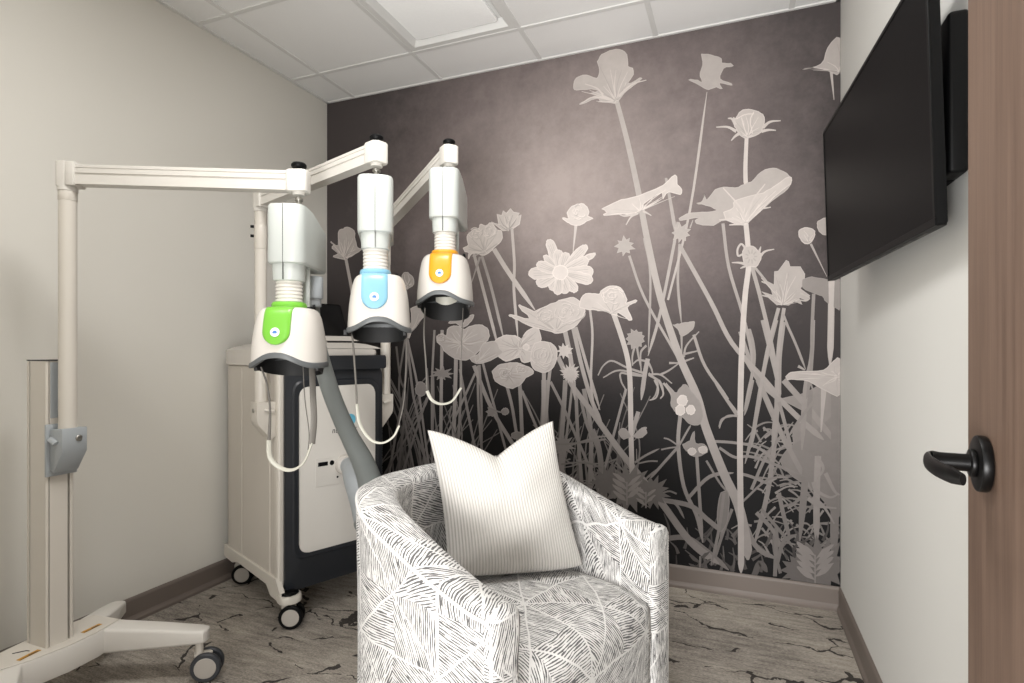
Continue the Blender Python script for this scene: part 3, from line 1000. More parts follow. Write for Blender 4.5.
build_head('hanging_hood', 'hooded treatment head with amber clasp hanging from farthest arm', 1.834, (C_END.x, C_END.y), math.atan2(.949, -.315) - PI / 2, 'yellow', .036, [
    ([ray(425, 308, 2.05), ray(424, 335, 2.05), ray(426, 365, 2.05), ray(427, 392, 2.05)], .0030, 'cord', None),
    ([ray(427, 391, 2.05), ray(432, 400, 2.04), ray(441, 404, 2.02), ray(452, 401, 2.02), ray(461, 388, 2.04)], .0062, 'strap', (1.1, .5)),
    ([ray(461, 390, 2.04), ray(461, 365, 2.08), ray(462, 335, 2.11), ray(463, 308, 2.13)], .0014, 'cord', None)], 0, .96, .020, True)

# ------------------------------------------------------------------ rolling stand in the left foreground
def build_stand():
    ox, oy = -2.11, 1.170
    t = thing('rolling_stand', 'white wheeled floor stand with tall column and long arm by the left wall', 'stand', (ox, oy, 0))
    W = lambda x, y: (x - ox, y - oy)
    # base plate: bowed block along the wall
    m = MB()
    out = [(-.055, -.17), (.045, -.185), (.078, -.10), (.092, 0), (.086, .09), (.060, .185), (-.06, .17), (-.085, 0)]
    P = [(x, y) for x, y in out]
    m.prism(P, .120, .205, .006, 2)
    base = m.build('base', M['white'], t)
    # plate on top, slightly raised
    m = MB()
    m.prism([(x * .97 - .001, y * .985) for x, y in out], .205, .2085, .001, 1)
    m.build('top_plate', M['cream'], base)
    # four tapering legs
    def leg(x0, y0, x1, y1, nm='leg'):
        d = Vector((x1 - x0, y1 - y0, 0)); L = d.length; d.normalize(); s_ = Vector((-d.y, d.x, 0))
        m = MB(); rings = []
        for f, hw, zl, zh in ((0, .043, .118, .205), (.15, .042, .118, .204), (.6, .036, .128, .194), (.93, .030, .136, .184), (.985, .024, .138, .182), (1.0, .012, .142, .178)):
            p = Vector((x0, y0, 0)) + d * L * f
            ring = []
            for cx, cz in rrect(-hw, hw, zl, zh, min(.010, hw * .45), 3): ring.append(p + s_ * cx + Vector((0, 0, cz)))
            rings.append(ring)
        m.loft(rings)
        lg = m.build(nm, M['white'], t)
        return d, L
    for x0, y0, x1, y1, ca in ((.0, .125, .365, .290, 1.17), (-.03, .13, -.15, .32, 2.2), (-.0, -.125, .33, -.33, -1.9), (-.04, -.13, -.2, -.36, -2.6)):
        leg(x0, y0, x1, y1)
        d = Vector((x1 - x0, y1 - y0, 0)).normalized()
        caster_mesh(t, x1 - d.x * .03, y1 - d.y * .03, ca - .9 + .35, .051, .140)
    # gold caution stickers
    for x, y, r in ((.052, .10, .12), (.050, -.085, .15)):
        m = MB(); R = Matrix.Translation((x - .012, y, 0)) @ Matrix.Rotation(PI / 2 + r, 4, 'Z')
        m.box(-.032, .032, -.008, .008, .2086, .2092, 0, 1, R)
        s_ = m.build('sticker', M['gold'], base, smooth=False)
        m = MB(); m.box(-.030, .024, -.007, -.004, .2092, .2095, 0, 1, R); m.box(-.002, .022, -.002, .001, .2092, .2095, 0, 1, R)
        m.build('sticker_print', M['slot'], s_, smooth=False)
    # small cable slot and mark
    m = MB(); m.tube([(-.02, -.10, .209), (.0, -.075, .2095), (.012, -.07, .209)], .0015, 6, 4); m.build('engraving', M['slot'], base)
    # column: extrusion with slots; front looks along +x
    cx0, cx1 = W(-2.165, 0)[0], W(-2.062, 0)[0]
    cy0, cy1 = W(0, 1.128)[1], W(0, 1.213)[1]
    m = MB()
    H = 1.135
    g = .004
    poly = [(cx0, cy0), (cx0 + .012, cy0), (cx0 + .012, cy0 + g), (cx0 + .018, cy0 + g), (cx0 + .018, cy0), (cx1 - .005, cy0), (cx1, cy0 + .004), (cx1, cy0 + .006), (cx1 - .014, cy0 + .006), (cx1 - .014, cy0 + .010), (cx1 - .002, cy0 + .010),
            (cx1 - .002, cy1 - .022), (cx1 - .014, cy1 - .022), (cx1 - .014, cy1 - .016), (cx1, cy1 - .016), (cx1, cy1 - .008), (cx1 - .010, cy1), (cx0, cy1)]
    m.prism(poly, .206, H)
    cl = m.build('column', M['cream'], t, smooth=False)
    m = MB()
    m.box(cx1 - .0139, cx1 - .0128, cy0 + .0062, cy0 + .0098, .21, H - .002); m.box(cx1 - .0139, cx1 - .0128, cy1 - .0215, cy1 - .0165, .21, H - .002)
    m.box(cx0 + .0125, cx0 + .0175, cy0 + .0038, cy0 + .0045, .21, H - .002)
    m.build('slot', M['slot'], cl, smooth=False)
    m = MB(); m.box(cx0 - .001, cx1 + .001, cy0 - .001, cy1 + .001, H, H + .004, .001, 1); m.build('cap', M['slot'], cl, smooth=False)
    # recess panel above the bracket
    m = MB(); m.box(cx1 - .0018, cx1 - .0006, cy0 + .012, cy1 - .024, .95, H - .004); m.build('inlay', M['bluegrey'], cl, smooth=False)
    # bracket holding the pole
    m = MB()
    zt, zbm = .915, .770
    m.box(cx1, cx1 + .008, cy0 - .006, cy1 + .002, zbm - .008, zt + .016, .002, 2)
    # block with chamfered underside, profile in xz extruded in y
    prof = [(0, zbm + .012), (0, zt), (.062, zt + .004), (.064, zt), (.064, .842), (.018, zbm + .006)]
    Mx = Matrix(((1, 0, 0, cx1 + .009), (0, 0, 1, 0), (0, 1, 0, 0), (0, 0, 0, 1)))
    m.prism(prof, cy0 + .004, cy1 - .006, .003, 2, Mx)
    br = m.build('bracket', M['bluegrey'], t)
    m = MB()
    m.tube([(cx1 + .014, cy0 + .002, .885), (cx1 + .034, cy0 - .002, .880), (cx1 + .050, cy0 - .002, .872)], .010, 12, 3, flat=(.9, .5))
    m.build('release_lever', M['bluegrey'], br)
    m = MB(); m.lathe([(.010, 0), (.010, .004), (.008, .006), (.003, .006)], 20, Matrix.Translation((cx1 + .0725, (cy0 + cy1) / 2 + .01, .885)) @ Matrix.Rotation(PI / 2, 4, 'Y'))
    m.build('screw', M['metal'], br)
    # pole and arm
    px, py = W(-2.020, 1.166)
    m = MB(); m.cyl((px, py, .86), (px, py, 1.69), .0250, 36); m.cyl((px, py, 1.655), (px, py, 1.69), .0262, 36, .002)
    m.build('pole', M['cream'], t)
    e = A_END
    arm_parts(t, (px, py, 1.738), (e.x - ox, e.y - oy, e.z))
build_stand()

# ------------------------------------------------------------------ console cabinet with two poles and arms
def build_console():
    C0 = Vector((-1.792, 1.848, 0)); tv = Vector((.384, .923, 0)).normalized(); sv = Vector((-.923, .384, 0)).normalized()
    W, D = .51, .622
    t = thing('treatment_console', 'tall wheeled white medical console with charcoal front frame behind the chair', 'medical console', C0, math.atan2(tv.y, tv.x))
    # local: x across the front (to the right), y to the rear, front plane y=0
    ZB, ZT = .165, 1.10
    # side and rear body
    m = MB()
    m.box(.004, W - .004, .045, D, ZB + .02, ZT, .006, 2)
    for y0, y1 in ((.11, .125), (.30, .31), (.455, .465)):
        pass
    m.box(.0, .006, .055, .10, ZB + .03, ZT - .005, .002, 1)
    m.box(.0, .006, .108, .42, ZB + .03, ZT - .005, .002, 1)
    m.box(.0, .006, .43, D - .03, ZB + .03, ZT - .005, .002, 1)
    m.box(W - .006, W, .055, .10, ZB + .03, ZT - .005, .002, 1)
    m.box(W - .006, W, .108, .42, ZB + .03, ZT - .005, .002, 1)
    m.box(W - .006, W, .43, D - .03, ZB + .03, ZT - .005, .002, 1)
    m.build('cabinet_body', M['grey_side'], t)
    # rounded pilaster at the near front corner
    m = MB()
    m.prism(rrect(-.004, .030, .012, .060, .012), ZB, ZT + .002, .002, 1)
    m.prism(rrect(W - .030, W + .004, .012, .060, .012), ZB, ZT + .002, .002, 1)
    m.build('corner_post', M['cream'], t)
    # charcoal front frame: slab with a bowed lower edge
    m = MB()
    fr = rrect(.020, W - .012, ZB - .03, ZT - .01, .03)
    Mf = Matrix(((1, 0, 0, 0), (0, 0, 1, 0), (0, 1, 0, 0), (0, 0, 0, 1)))
    m.prism([(x, z) for x, z in fr], -.004, .045, .004, 2, Mf)
    frame = m.build('front_frame', M['dark'], t)
    # recessed-looking bevel around the door: darker lip
    m = MB()
    lipo = rrect(.052, W - .035, .262, 1.040, .05, 8); lipi = rrect(.078, W - .055, .285, 1.012, .045, 8)
    rings = [[(x, -.004, z) for x, z in lipo], [(x, -.010, z) for x, z in rrect(.058, W - .040, .268, 1.034, .05, 8)], [(x, -.008, z) for x, z in lipi], [(x, -.002, z) for x, z in lipi]]
    m.loft(rings, cap=False)
    m.build('frame_lip', M['dark'], frame)
    # white door
    m = MB()
    m.prism(rrect(.080, W - .057, .287, 1.010, .040, 8), -.014, -.003, .005, 3, Mf)
    door = m.build('front_door', M['white'], t)
    # port plate, sockets, connector
    fy = -.0140
    m = MB()
    m.prism(rrect(.150, .452, .565, .690, .006, 3), fy - .0025, fy, .001, 1, Mf)
    pp = m.build('port_plate', M['white'], door)
    m = MB(); m.prism(rrect(.162, .208, .655, .673, .002, 2), fy - .0035, fy - .002, 0, 1, Mf)
    m.cyl((.228, fy - .0036, .664), (.228, fy - .001, .664), .011, 20)
    m.build('socket', M['black'], pp, smooth=True)
    cxp, czp = .285, .648
    m = MB(); m.cyl((cxp, fy, czp), (cxp, fy - .035, czp), .044, 36, .006); m.build('connector_ring', M['hood'], door)
    m = MB(); m.cyl((cxp - .03, fy - .004, czp - .052), (cxp - .03, fy, czp - .052), .005, 12); m.build('screw', M['black'], door)
    # logo dot and lettering
    m = MB(); m.lathe([(.026, 0), (.026, .0012)], 32, Matrix.Translation((.322, fy - .0012, .850)) @ Matrix.Rotation(-PI / 2, 4, 'X'))
    m.build('logo_dot', M['logo_blue'], door, smooth=False)
    for bx, glyph in ((.232, 'n'), (.249, 'o'), (.345, 'r')):
        m = MB()
        z0 = .796; s_ = .016
        def bar(x0, z0_, x1, z1_, w=.0026):
            a = Vector((x0, z0_)); b = Vector((x1, z1_)); d = (b - a).normalized(); n_ = Vector((-d.y, d.x)) * w / 2
            m.prism([tuple(a + n_), tuple(a - n_), tuple(b - n_), tuple(b + n_)], fy - .0012, fy, mtx=Mf)
        if glyph == 'n': bar(bx, z0, bx + .003, z0 + s_); bar(bx + .003, z0 + s_ - .001, bx + .011, z0 + s_ - .001); bar(bx + .011, z0 + s_, bx + .009, z0)
        elif glyph == 'o': bar(bx, z0 + .001, bx + .002, z0 + s_); bar(bx + .002, z0 + s_ - .001, bx + .010, z0 + s_ - .001); bar(bx + .010, z0 + s_, bx + .008, z0); bar(bx, z0 + .001, bx + .008, z0 + .001)
        else: bar(bx, z0, bx + .003, z0 + s_); bar(bx + .003, z0 + s_ - .002, bx + .010, z0 + s_)
        m.build('lettering', M['slot'], door, smooth=False)
    # charcoal brow under the lid, wrapping the front and right side
    m = MB()
    m.prism(rrect(.014, W + .012, -.022, .20, .028, 6), 1.082, 1.146, .010, 3)
    m.build('brow', M['dark'], t)
    # white lid: side rail at the back, domed top
    m = MB()
    rings = []
    for z, i in ((ZT, 0), (ZT + .07, -.002), (ZT + .078, .006), (1.188, .030), (1.200, .07), (1.206, .12)):
        front = .15 if z < 1.17 else .06
        pts = rrect(-.006 + i, W + .004 - i, (.10 if z < 1.175 else -.002) + i * .6, D + .006 - i, .022, 5)
        rings.append([(x, y, z) for x, y in pts])
    m.loft(rings)
    m.prism(rrect(.025, W - .03, .0, .2, .03, 5), 1.140, 1.176, .012, 3)
    # curled corner of the lid over the near corner post
    m.prism(rrect(-.010, .075, .0, .19, .02, 5), 1.088, 1.150, .008, 2)
    m.build('lid', M['hood'], t)
    # skirt under the sides with feet and casters
    m = MB()
    prof = [(.02, ZB + .035), (D + .012, ZB + .035), (D + .012, ZB - .025), (D - .10, ZB - .030), (D - .16, ZB - .005), (.12, ZB - .012), (.08, ZB - .055), (-.02, ZB - .060), (-.025, ZB - .02), (.0, ZB - .0)]
    My = lambda x: Matrix(((0, 0, 1, x), (1, 0, 0, 0), (0, 1, 0, 0), (0, 0, 0, 1)))
    m.prism(prof, 0, .022, .003, 1, My(-.010)); m.prism(prof, 0, .022, .003, 1, My(W - .012))
    m.box(.01, W - .01, .08, D, ZB - .01, ZB + .03)
    sk = m.build('skirt', M['cream'], t)
    for x in (.032, W - .03):
        m = MB()
        m.prism(rrect(x - .045, x + .045, -.062, .03, .03, 6), ZB - .060, ZB - .028, .006, 2)
        ft = m.build('foot', M['cream'], t)
        m = MB(); m.prism(rrect(x - .036, x + .036, -.052, .0, .024, 6), ZB - .028, ZB - .018, .006, 2); m.build('foot_pad', M['black'], ft)
    caster_mesh(t, .016, -.020, -.65, .050, ZB - .058, 'grey_side')
    caster_mesh(t, W - .03, -.020, .4, .050, ZB - .058, 'grey_side')
    caster_mesh(t, .045, D - .028, -.65, .050, ZB - .02, 'grey_side')
    caster_mesh(t, W - .045, D - .055, 2.2, .050, ZB - .02, 'grey_side')
    # poles, brackets and arms
    inv = Matrix.Rotation(-math.atan2(tv.y, tv.x), 4, 'Z')
    def loc(p): return inv @ (Vector(p) - C0)
    for k, (x, end) in enumerate(((-.050, B_END), (W + .058, C_END))):
        y = .075; sg = -1 if k == 0 else 1
        m = MB(); m.cyl((x, y, .86), (x, y, 1.765), .0245, 32); m.cyl((x, y, 1.60), (x, y, 1.700), .0262, 32, .001)
        m.build('pole', M['cream'], t)
        m = MB()
        m.cyl((x - .024, y + .012, 1.655), (x - .036, y + .018, 1.655), .006, 12); m.build('clamp_screw', M['black'], t)
        m = MB(); m.cyl((x - .024, y + .012, 1.695), (x - .036, y + .018, 1.695), .006, 12); m.build('clamp_screw', M['black'], t)
        # bracket block between pole and cabinet side
        m = MB()
        side = 0 if k == 0 else W
        xa, xb = sorted((side, x - sg * -.0))
        prof = [(0, .950), (0, .805), (.02, .790), (.075, .855), (.080, .875), (.080, .950)]
        # profile reaches outward from the side panel
        Mx = Matrix(((sg, 0, 0, side), (0, 0, 1, 0), (0, 1, 0, 0), (0, 0, 0, 1)))
        m.prism([(a, b) for a, b in prof], y - .038, y + .038, .004, 2, Mx)
        br = m.build('bracket', M['cream'], t)
        m = MB(); m.tube([(x + sg * 0.0, y - .038, .920), (x - sg * .02, y - .046, .917), (x - sg * .04, y - .046, .911)], .010, 10, 3, flat=(.9, .5)); m.build('release_lever', M['cream'], br)
        m = MB(); m.cyl((x - sg * .0 + sg * .028, y, .915), (x + sg * .034, y, .915), .009, 16, .001); m.build('screw', M['metal'], br)
        # guide rail down the cabinet side
        e = loc(end)
        arm_parts(t, (x, y, 1.811), (e.x, e.y, e.z))
    # suction hose from the green head's rear down to the connector
    cw = C0 + tv * cxp - sv * .0 ; cz = czp
    c1 = cw - sv * (.014 + .030); c2 = cw - sv * .075
    P = [Vector((c1.x, c1.y, cz)), Vector((c2.x, c2.y, cz - .006))]
    hp = [Vector((c1.x, c1.y, cz)), Vector((c2.x, c2.y, cz - .004)), Vector(ray(354, 480, 2.44)), Vector(ray(361, 502, 2.39)), Vector(ray(365, 520, 2.36))]
    m = MB(); m.tube([loc(p) for p in hp], [.034, .038, .043, .046, .046], 24, 8)
    m.build('hose_elbow', M['bluegrey'], t)
    top = A_END + Vector((-.008, .04, 0))
    pts = [ray(363, 524, 2.38), ray(369, 516, 2.32), ray(371, 500, 2.28), ray(370, 482, 2.26), ray(362, 460, 2.22), ray(350, 437, 2.17), ray(337, 408, 2.10), ray(327, 380, 2.03), ray(319, 350, 1.97), ray(313, 318, 1.93), ray(312, 296, 1.90)]
    m = MB(); m.tube([loc(p) for p in pts], [.040, .050, .050, .048, .042, .035, .032, .031, .028, .025, .025], 24, 8)
    m.build('suction_hose', M['hose'], t)
    m = MB(); m.cyl(loc(ray(312, 299, 1.9)), loc(ray(312, 277, 1.9)), .036, 28, .003); m.cyl(loc(ray(312, 307, 1.9)), loc(ray(312, 298, 1.9)), .030, 28, .002)
    m.build('hose_socket', M['bluegrey'], t)
    return t, loc
console, cloc = build_console()

# laptop-like control display standing on the console
def build_display():
    C0 = Vector((-1.792, 1.848, 0)); tv = Vector((.384, .923, 0)).normalized(); sv = Vector((-.923, .384, 0)).normalized()
    o = C0 + tv * .305 + sv * .18
    t = thing('laptop', 'open laptop with a blank black screen on top of the medical console', 'laptop', (o.x, o.y, 1.2068), math.atan2(tv.y, tv.x))
    for x in (-.12, .12):
        for y in (-.08, .04):
            m = MB(); m.cyl((x, y, 0), (x, y, .0085), .010, 16); m.build('foot', M['black'], t)
    m = MB(); m.prism(rrect(-.150, .140, -.095, .060, .010), .008, .030, .004, 2); b = m.build('base', M['hood'], t)
    m = MB(); m.box(-.125, .125, -.055, .035, .030, .0315); m.build('keyboard', M['slot'], b, smooth=False)
    R = Matrix.Translation((0, .052, .028)) @ Matrix.Rotation(math.radians(-28), 4, 'X')
    m = MB(); m.prism(rrect(-.150, .150, 0, .195, .008), -.010, 0, .002, 1, R @ Matrix(((1, 0, 0, 0), (0, 0, -1, 0), (0, 1, 0, 0), (0, 0, 0, 1))))
    l = m.build('display_lid', M['black'], t)
    m = MB(); m.box(-.140, .140, -.0012, 0, .012, .186, 0, 1, R); m.build('screen', M['screen'], l, smooth=False)
build_display()

# ------------------------------------------------------------------ flower mural on the back wall
class Mural:
    """flat printed shapes on the wallpaper, all one mesh; authored in the artwork's own measured frame"""
    def __init__(s):
        s.bm = bmesh.new(); s.ink = s.bm.loops.layers.float_color.new('ink'); s.layer = 0
    def W(s, p):
        u = (p[0] - 512) / FPX; dx = CF + CR * u; d = (YB - .001) / dx.y
        return Vector((dx.x * d, 0, HC + (350 - p[1]) / FPX * d))
    def tone(s, t, z):
        # print fades toward the foot of the artwork
        k = max(0, min(1, (z - .35) / 1.2)); t = t * .95 * (.62 + .38 * k)
        a, b = lin((38, 34, 34)), lin((238, 228, 222))
        f = max(0, min(1, t)) ** 1.42
        return tuple(a[i] * (1 - f) + b[i] * f for i in range(3)) + (1,)
    def face(s, P, t):
        s.layer += 1
        y = YB - .0012 - s.layer * 2.2e-6
        Q = []
        for p in P:
            w = s.W(p); w.x = min(max(w.x, XL + .001), XR - .001); w.z = max(.11, min(w.z, ZC - .002)); w.y = y; Q.append(w)
        if len(Q) > 4:
            from mathutils.geometry import tessellate_polygon
            tris = tessellate_polygon([[Vector((q.x, q.z, 0)) for q in Q]])
        else: tris = [tuple(range(len(Q)))]
        vs = [s.bm.verts.new(q) for q in Q]
        for tr in tris:
            try: f = s.bm.faces.new([vs[i] for i in tr])
            except ValueError: continue
            f.material_index = 1
            for l in f.loops: l[s.ink] = s.tone(t, l.vert.co.z)
    def strip(s, P, w, t, sub=5, taper=False):
        """stroke of pixel width w (number or (start, end))"""
        V = [Vector((x, y)) for x, y in P]
        if sub > 1 and len(V) > 2: V = catmull(V, sub)
        n = len(V); w0, w1 = w if isinstance(w, (tuple, list)) else (w, w)
        s.layer += 1; y = YB - .0012 - s.layer * 2.2e-6
        prev = None
        for i, p in enumerate(V):
            d = V[min(i + 1, n - 1)] - V[max(i - 1, 0)]
            if d.length < 1e-6: continue
            d.normalize(); k = i / (n - 1); hw = (w0 + (w1 - w0) * k) / 2
            if hw > .9: hw *= min(1, .2 + (1 - k) * n * .45)      # printed stems fade to a point
            a = p + Vector((-d.y, d.x)) * hw; b = p - Vector((-d.y, d.x)) * hw
            cur = []
            for q in (a, b):
                c = s.W(q); c.x = min(max(c.x, XL + .001), XR - .001); c.z = max(.11, min(c.z, ZC - .002)); c.y = y
                cur.append(s.bm.verts.new(c))
            if prev:
                f = s.bm.faces.new((prev[0], prev[1], cur[1], cur[0])); f.material_index = 1
                for l in f.loops: l[s.ink] = s.tone(t, l.vert.co.z)
            prev = cur
    def shape(s, P, t, edge=.10, smooth=3, rays=None, nr=14, rt=.16, rw=.8, jit=.45):
        V = [Vector(p) for p in P]
        if smooth:
            V = catmull(V + [V[0]], smooth + (1 if smooth < 3 else 0))[:-1]
            V = [v + Vector((random.uniform(-jit, jit), random.uniform(-jit, jit))) for v in V]
        s.face([tuple(v) for v in V], t)
        if edge: s.strip([tuple(v) for v in V + [V[0]]], .8, t + edge, 1)
        if rays:
            b = Vector(rays); n = len(V)
            for k in range(nr):
                q = V[int(k * n / nr + random.random() * 2) % n]
                f = .55 + .35 * random.random()
                mid = b.lerp(q, f * .5) + Vector((random.uniform(-2, 2), random.uniform(-1, 1)))
                s.strip([tuple(b.lerp(q, .08)), tuple(mid), tuple(b.lerp(q, f))], (rw * 1.5, rw * .5), t + (rt if k % 3 else -rt * .5), 4)
    def star(s, c, r, t, n=10, r2=.62, ph=0, sq=1):
        P = []
        for i in range(2 * n):
            a = PI * i / n + ph + random.uniform(-.08, .08)
            rr = r * (random.uniform(.9, 1.15) if i % 2 else r2 * random.uniform(.9, 1.05))
            P.append((c[0] + rr * math.cos(a), c[1] + rr * sq * math.sin(a)))
        s.shape(P, t, .06, 0)
    def blob(s, c, rx, ry, t, wob=.08, edge=.1, n=16):
        P = [(c[0] + rx * (1 + random.uniform(-wob, wob)) * math.cos(2 * PI * i / n), c[1] + ry * (1 + random.uniform(-wob, wob)) * math.sin(2 * PI * i / n)) for i in range(n)]
        s.shape(P, t, edge, 3)
    def swirl(s, c, rx, ry, t, turns=4, ph=0):
        """overlapping petal folds: short uneven arcs about the heart of a full bloom"""
        for k in range(turns * 4):
            f = random.uniform(.18, .95); a0 = random.uniform(0, 2 * PI); sp = random.uniform(.7, 1.9)
            ox, oy = random.uniform(-.12, .12) * rx, random.uniform(-.12, .12) * ry
            P = [(c[0] + ox + rx * f * (1 + .10 * math.sin(4 * a + k)) * math.cos(a), c[1] + oy + ry * f * (1 + .10 * math.sin(4 * a + k)) * math.sin(a)) for a in [a0 + sp * i / 7 for i in range(8)]]
            s.strip(P, (random.uniform(.9, 2.2), .5), t - random.uniform(.05, .15), 3)
            s.strip([(x - .8, y - .9) for x, y in P], (.8, .4), t + .08, 3)
    def petal(s, c, tip, w, t):
        c = Vector(c); tip = Vector(tip); d = tip - c; L = d.length; n = Vector((-d.y, d.x)) / L
        P = [c - n * w * .25, c + d * .45 - n * w * .85, c + d * .82 - n * w * .9, c + d * .97 - n * w * .45, c + d * 1.0, c + d * .96 + n * w * .5, c + d * .8 + n * w * .9, c + d * .45 + n * w * .8, c + n * w * .25]
        s.shape([tuple(p) for p in P], t, .07, 3)
        for k in (-.4, 0, .4): s.strip([tuple(c + d * .2 + n * w * k * .5), tuple(c + d * .85 + n * w * k)], (1.0, .5), t - .13, 1)

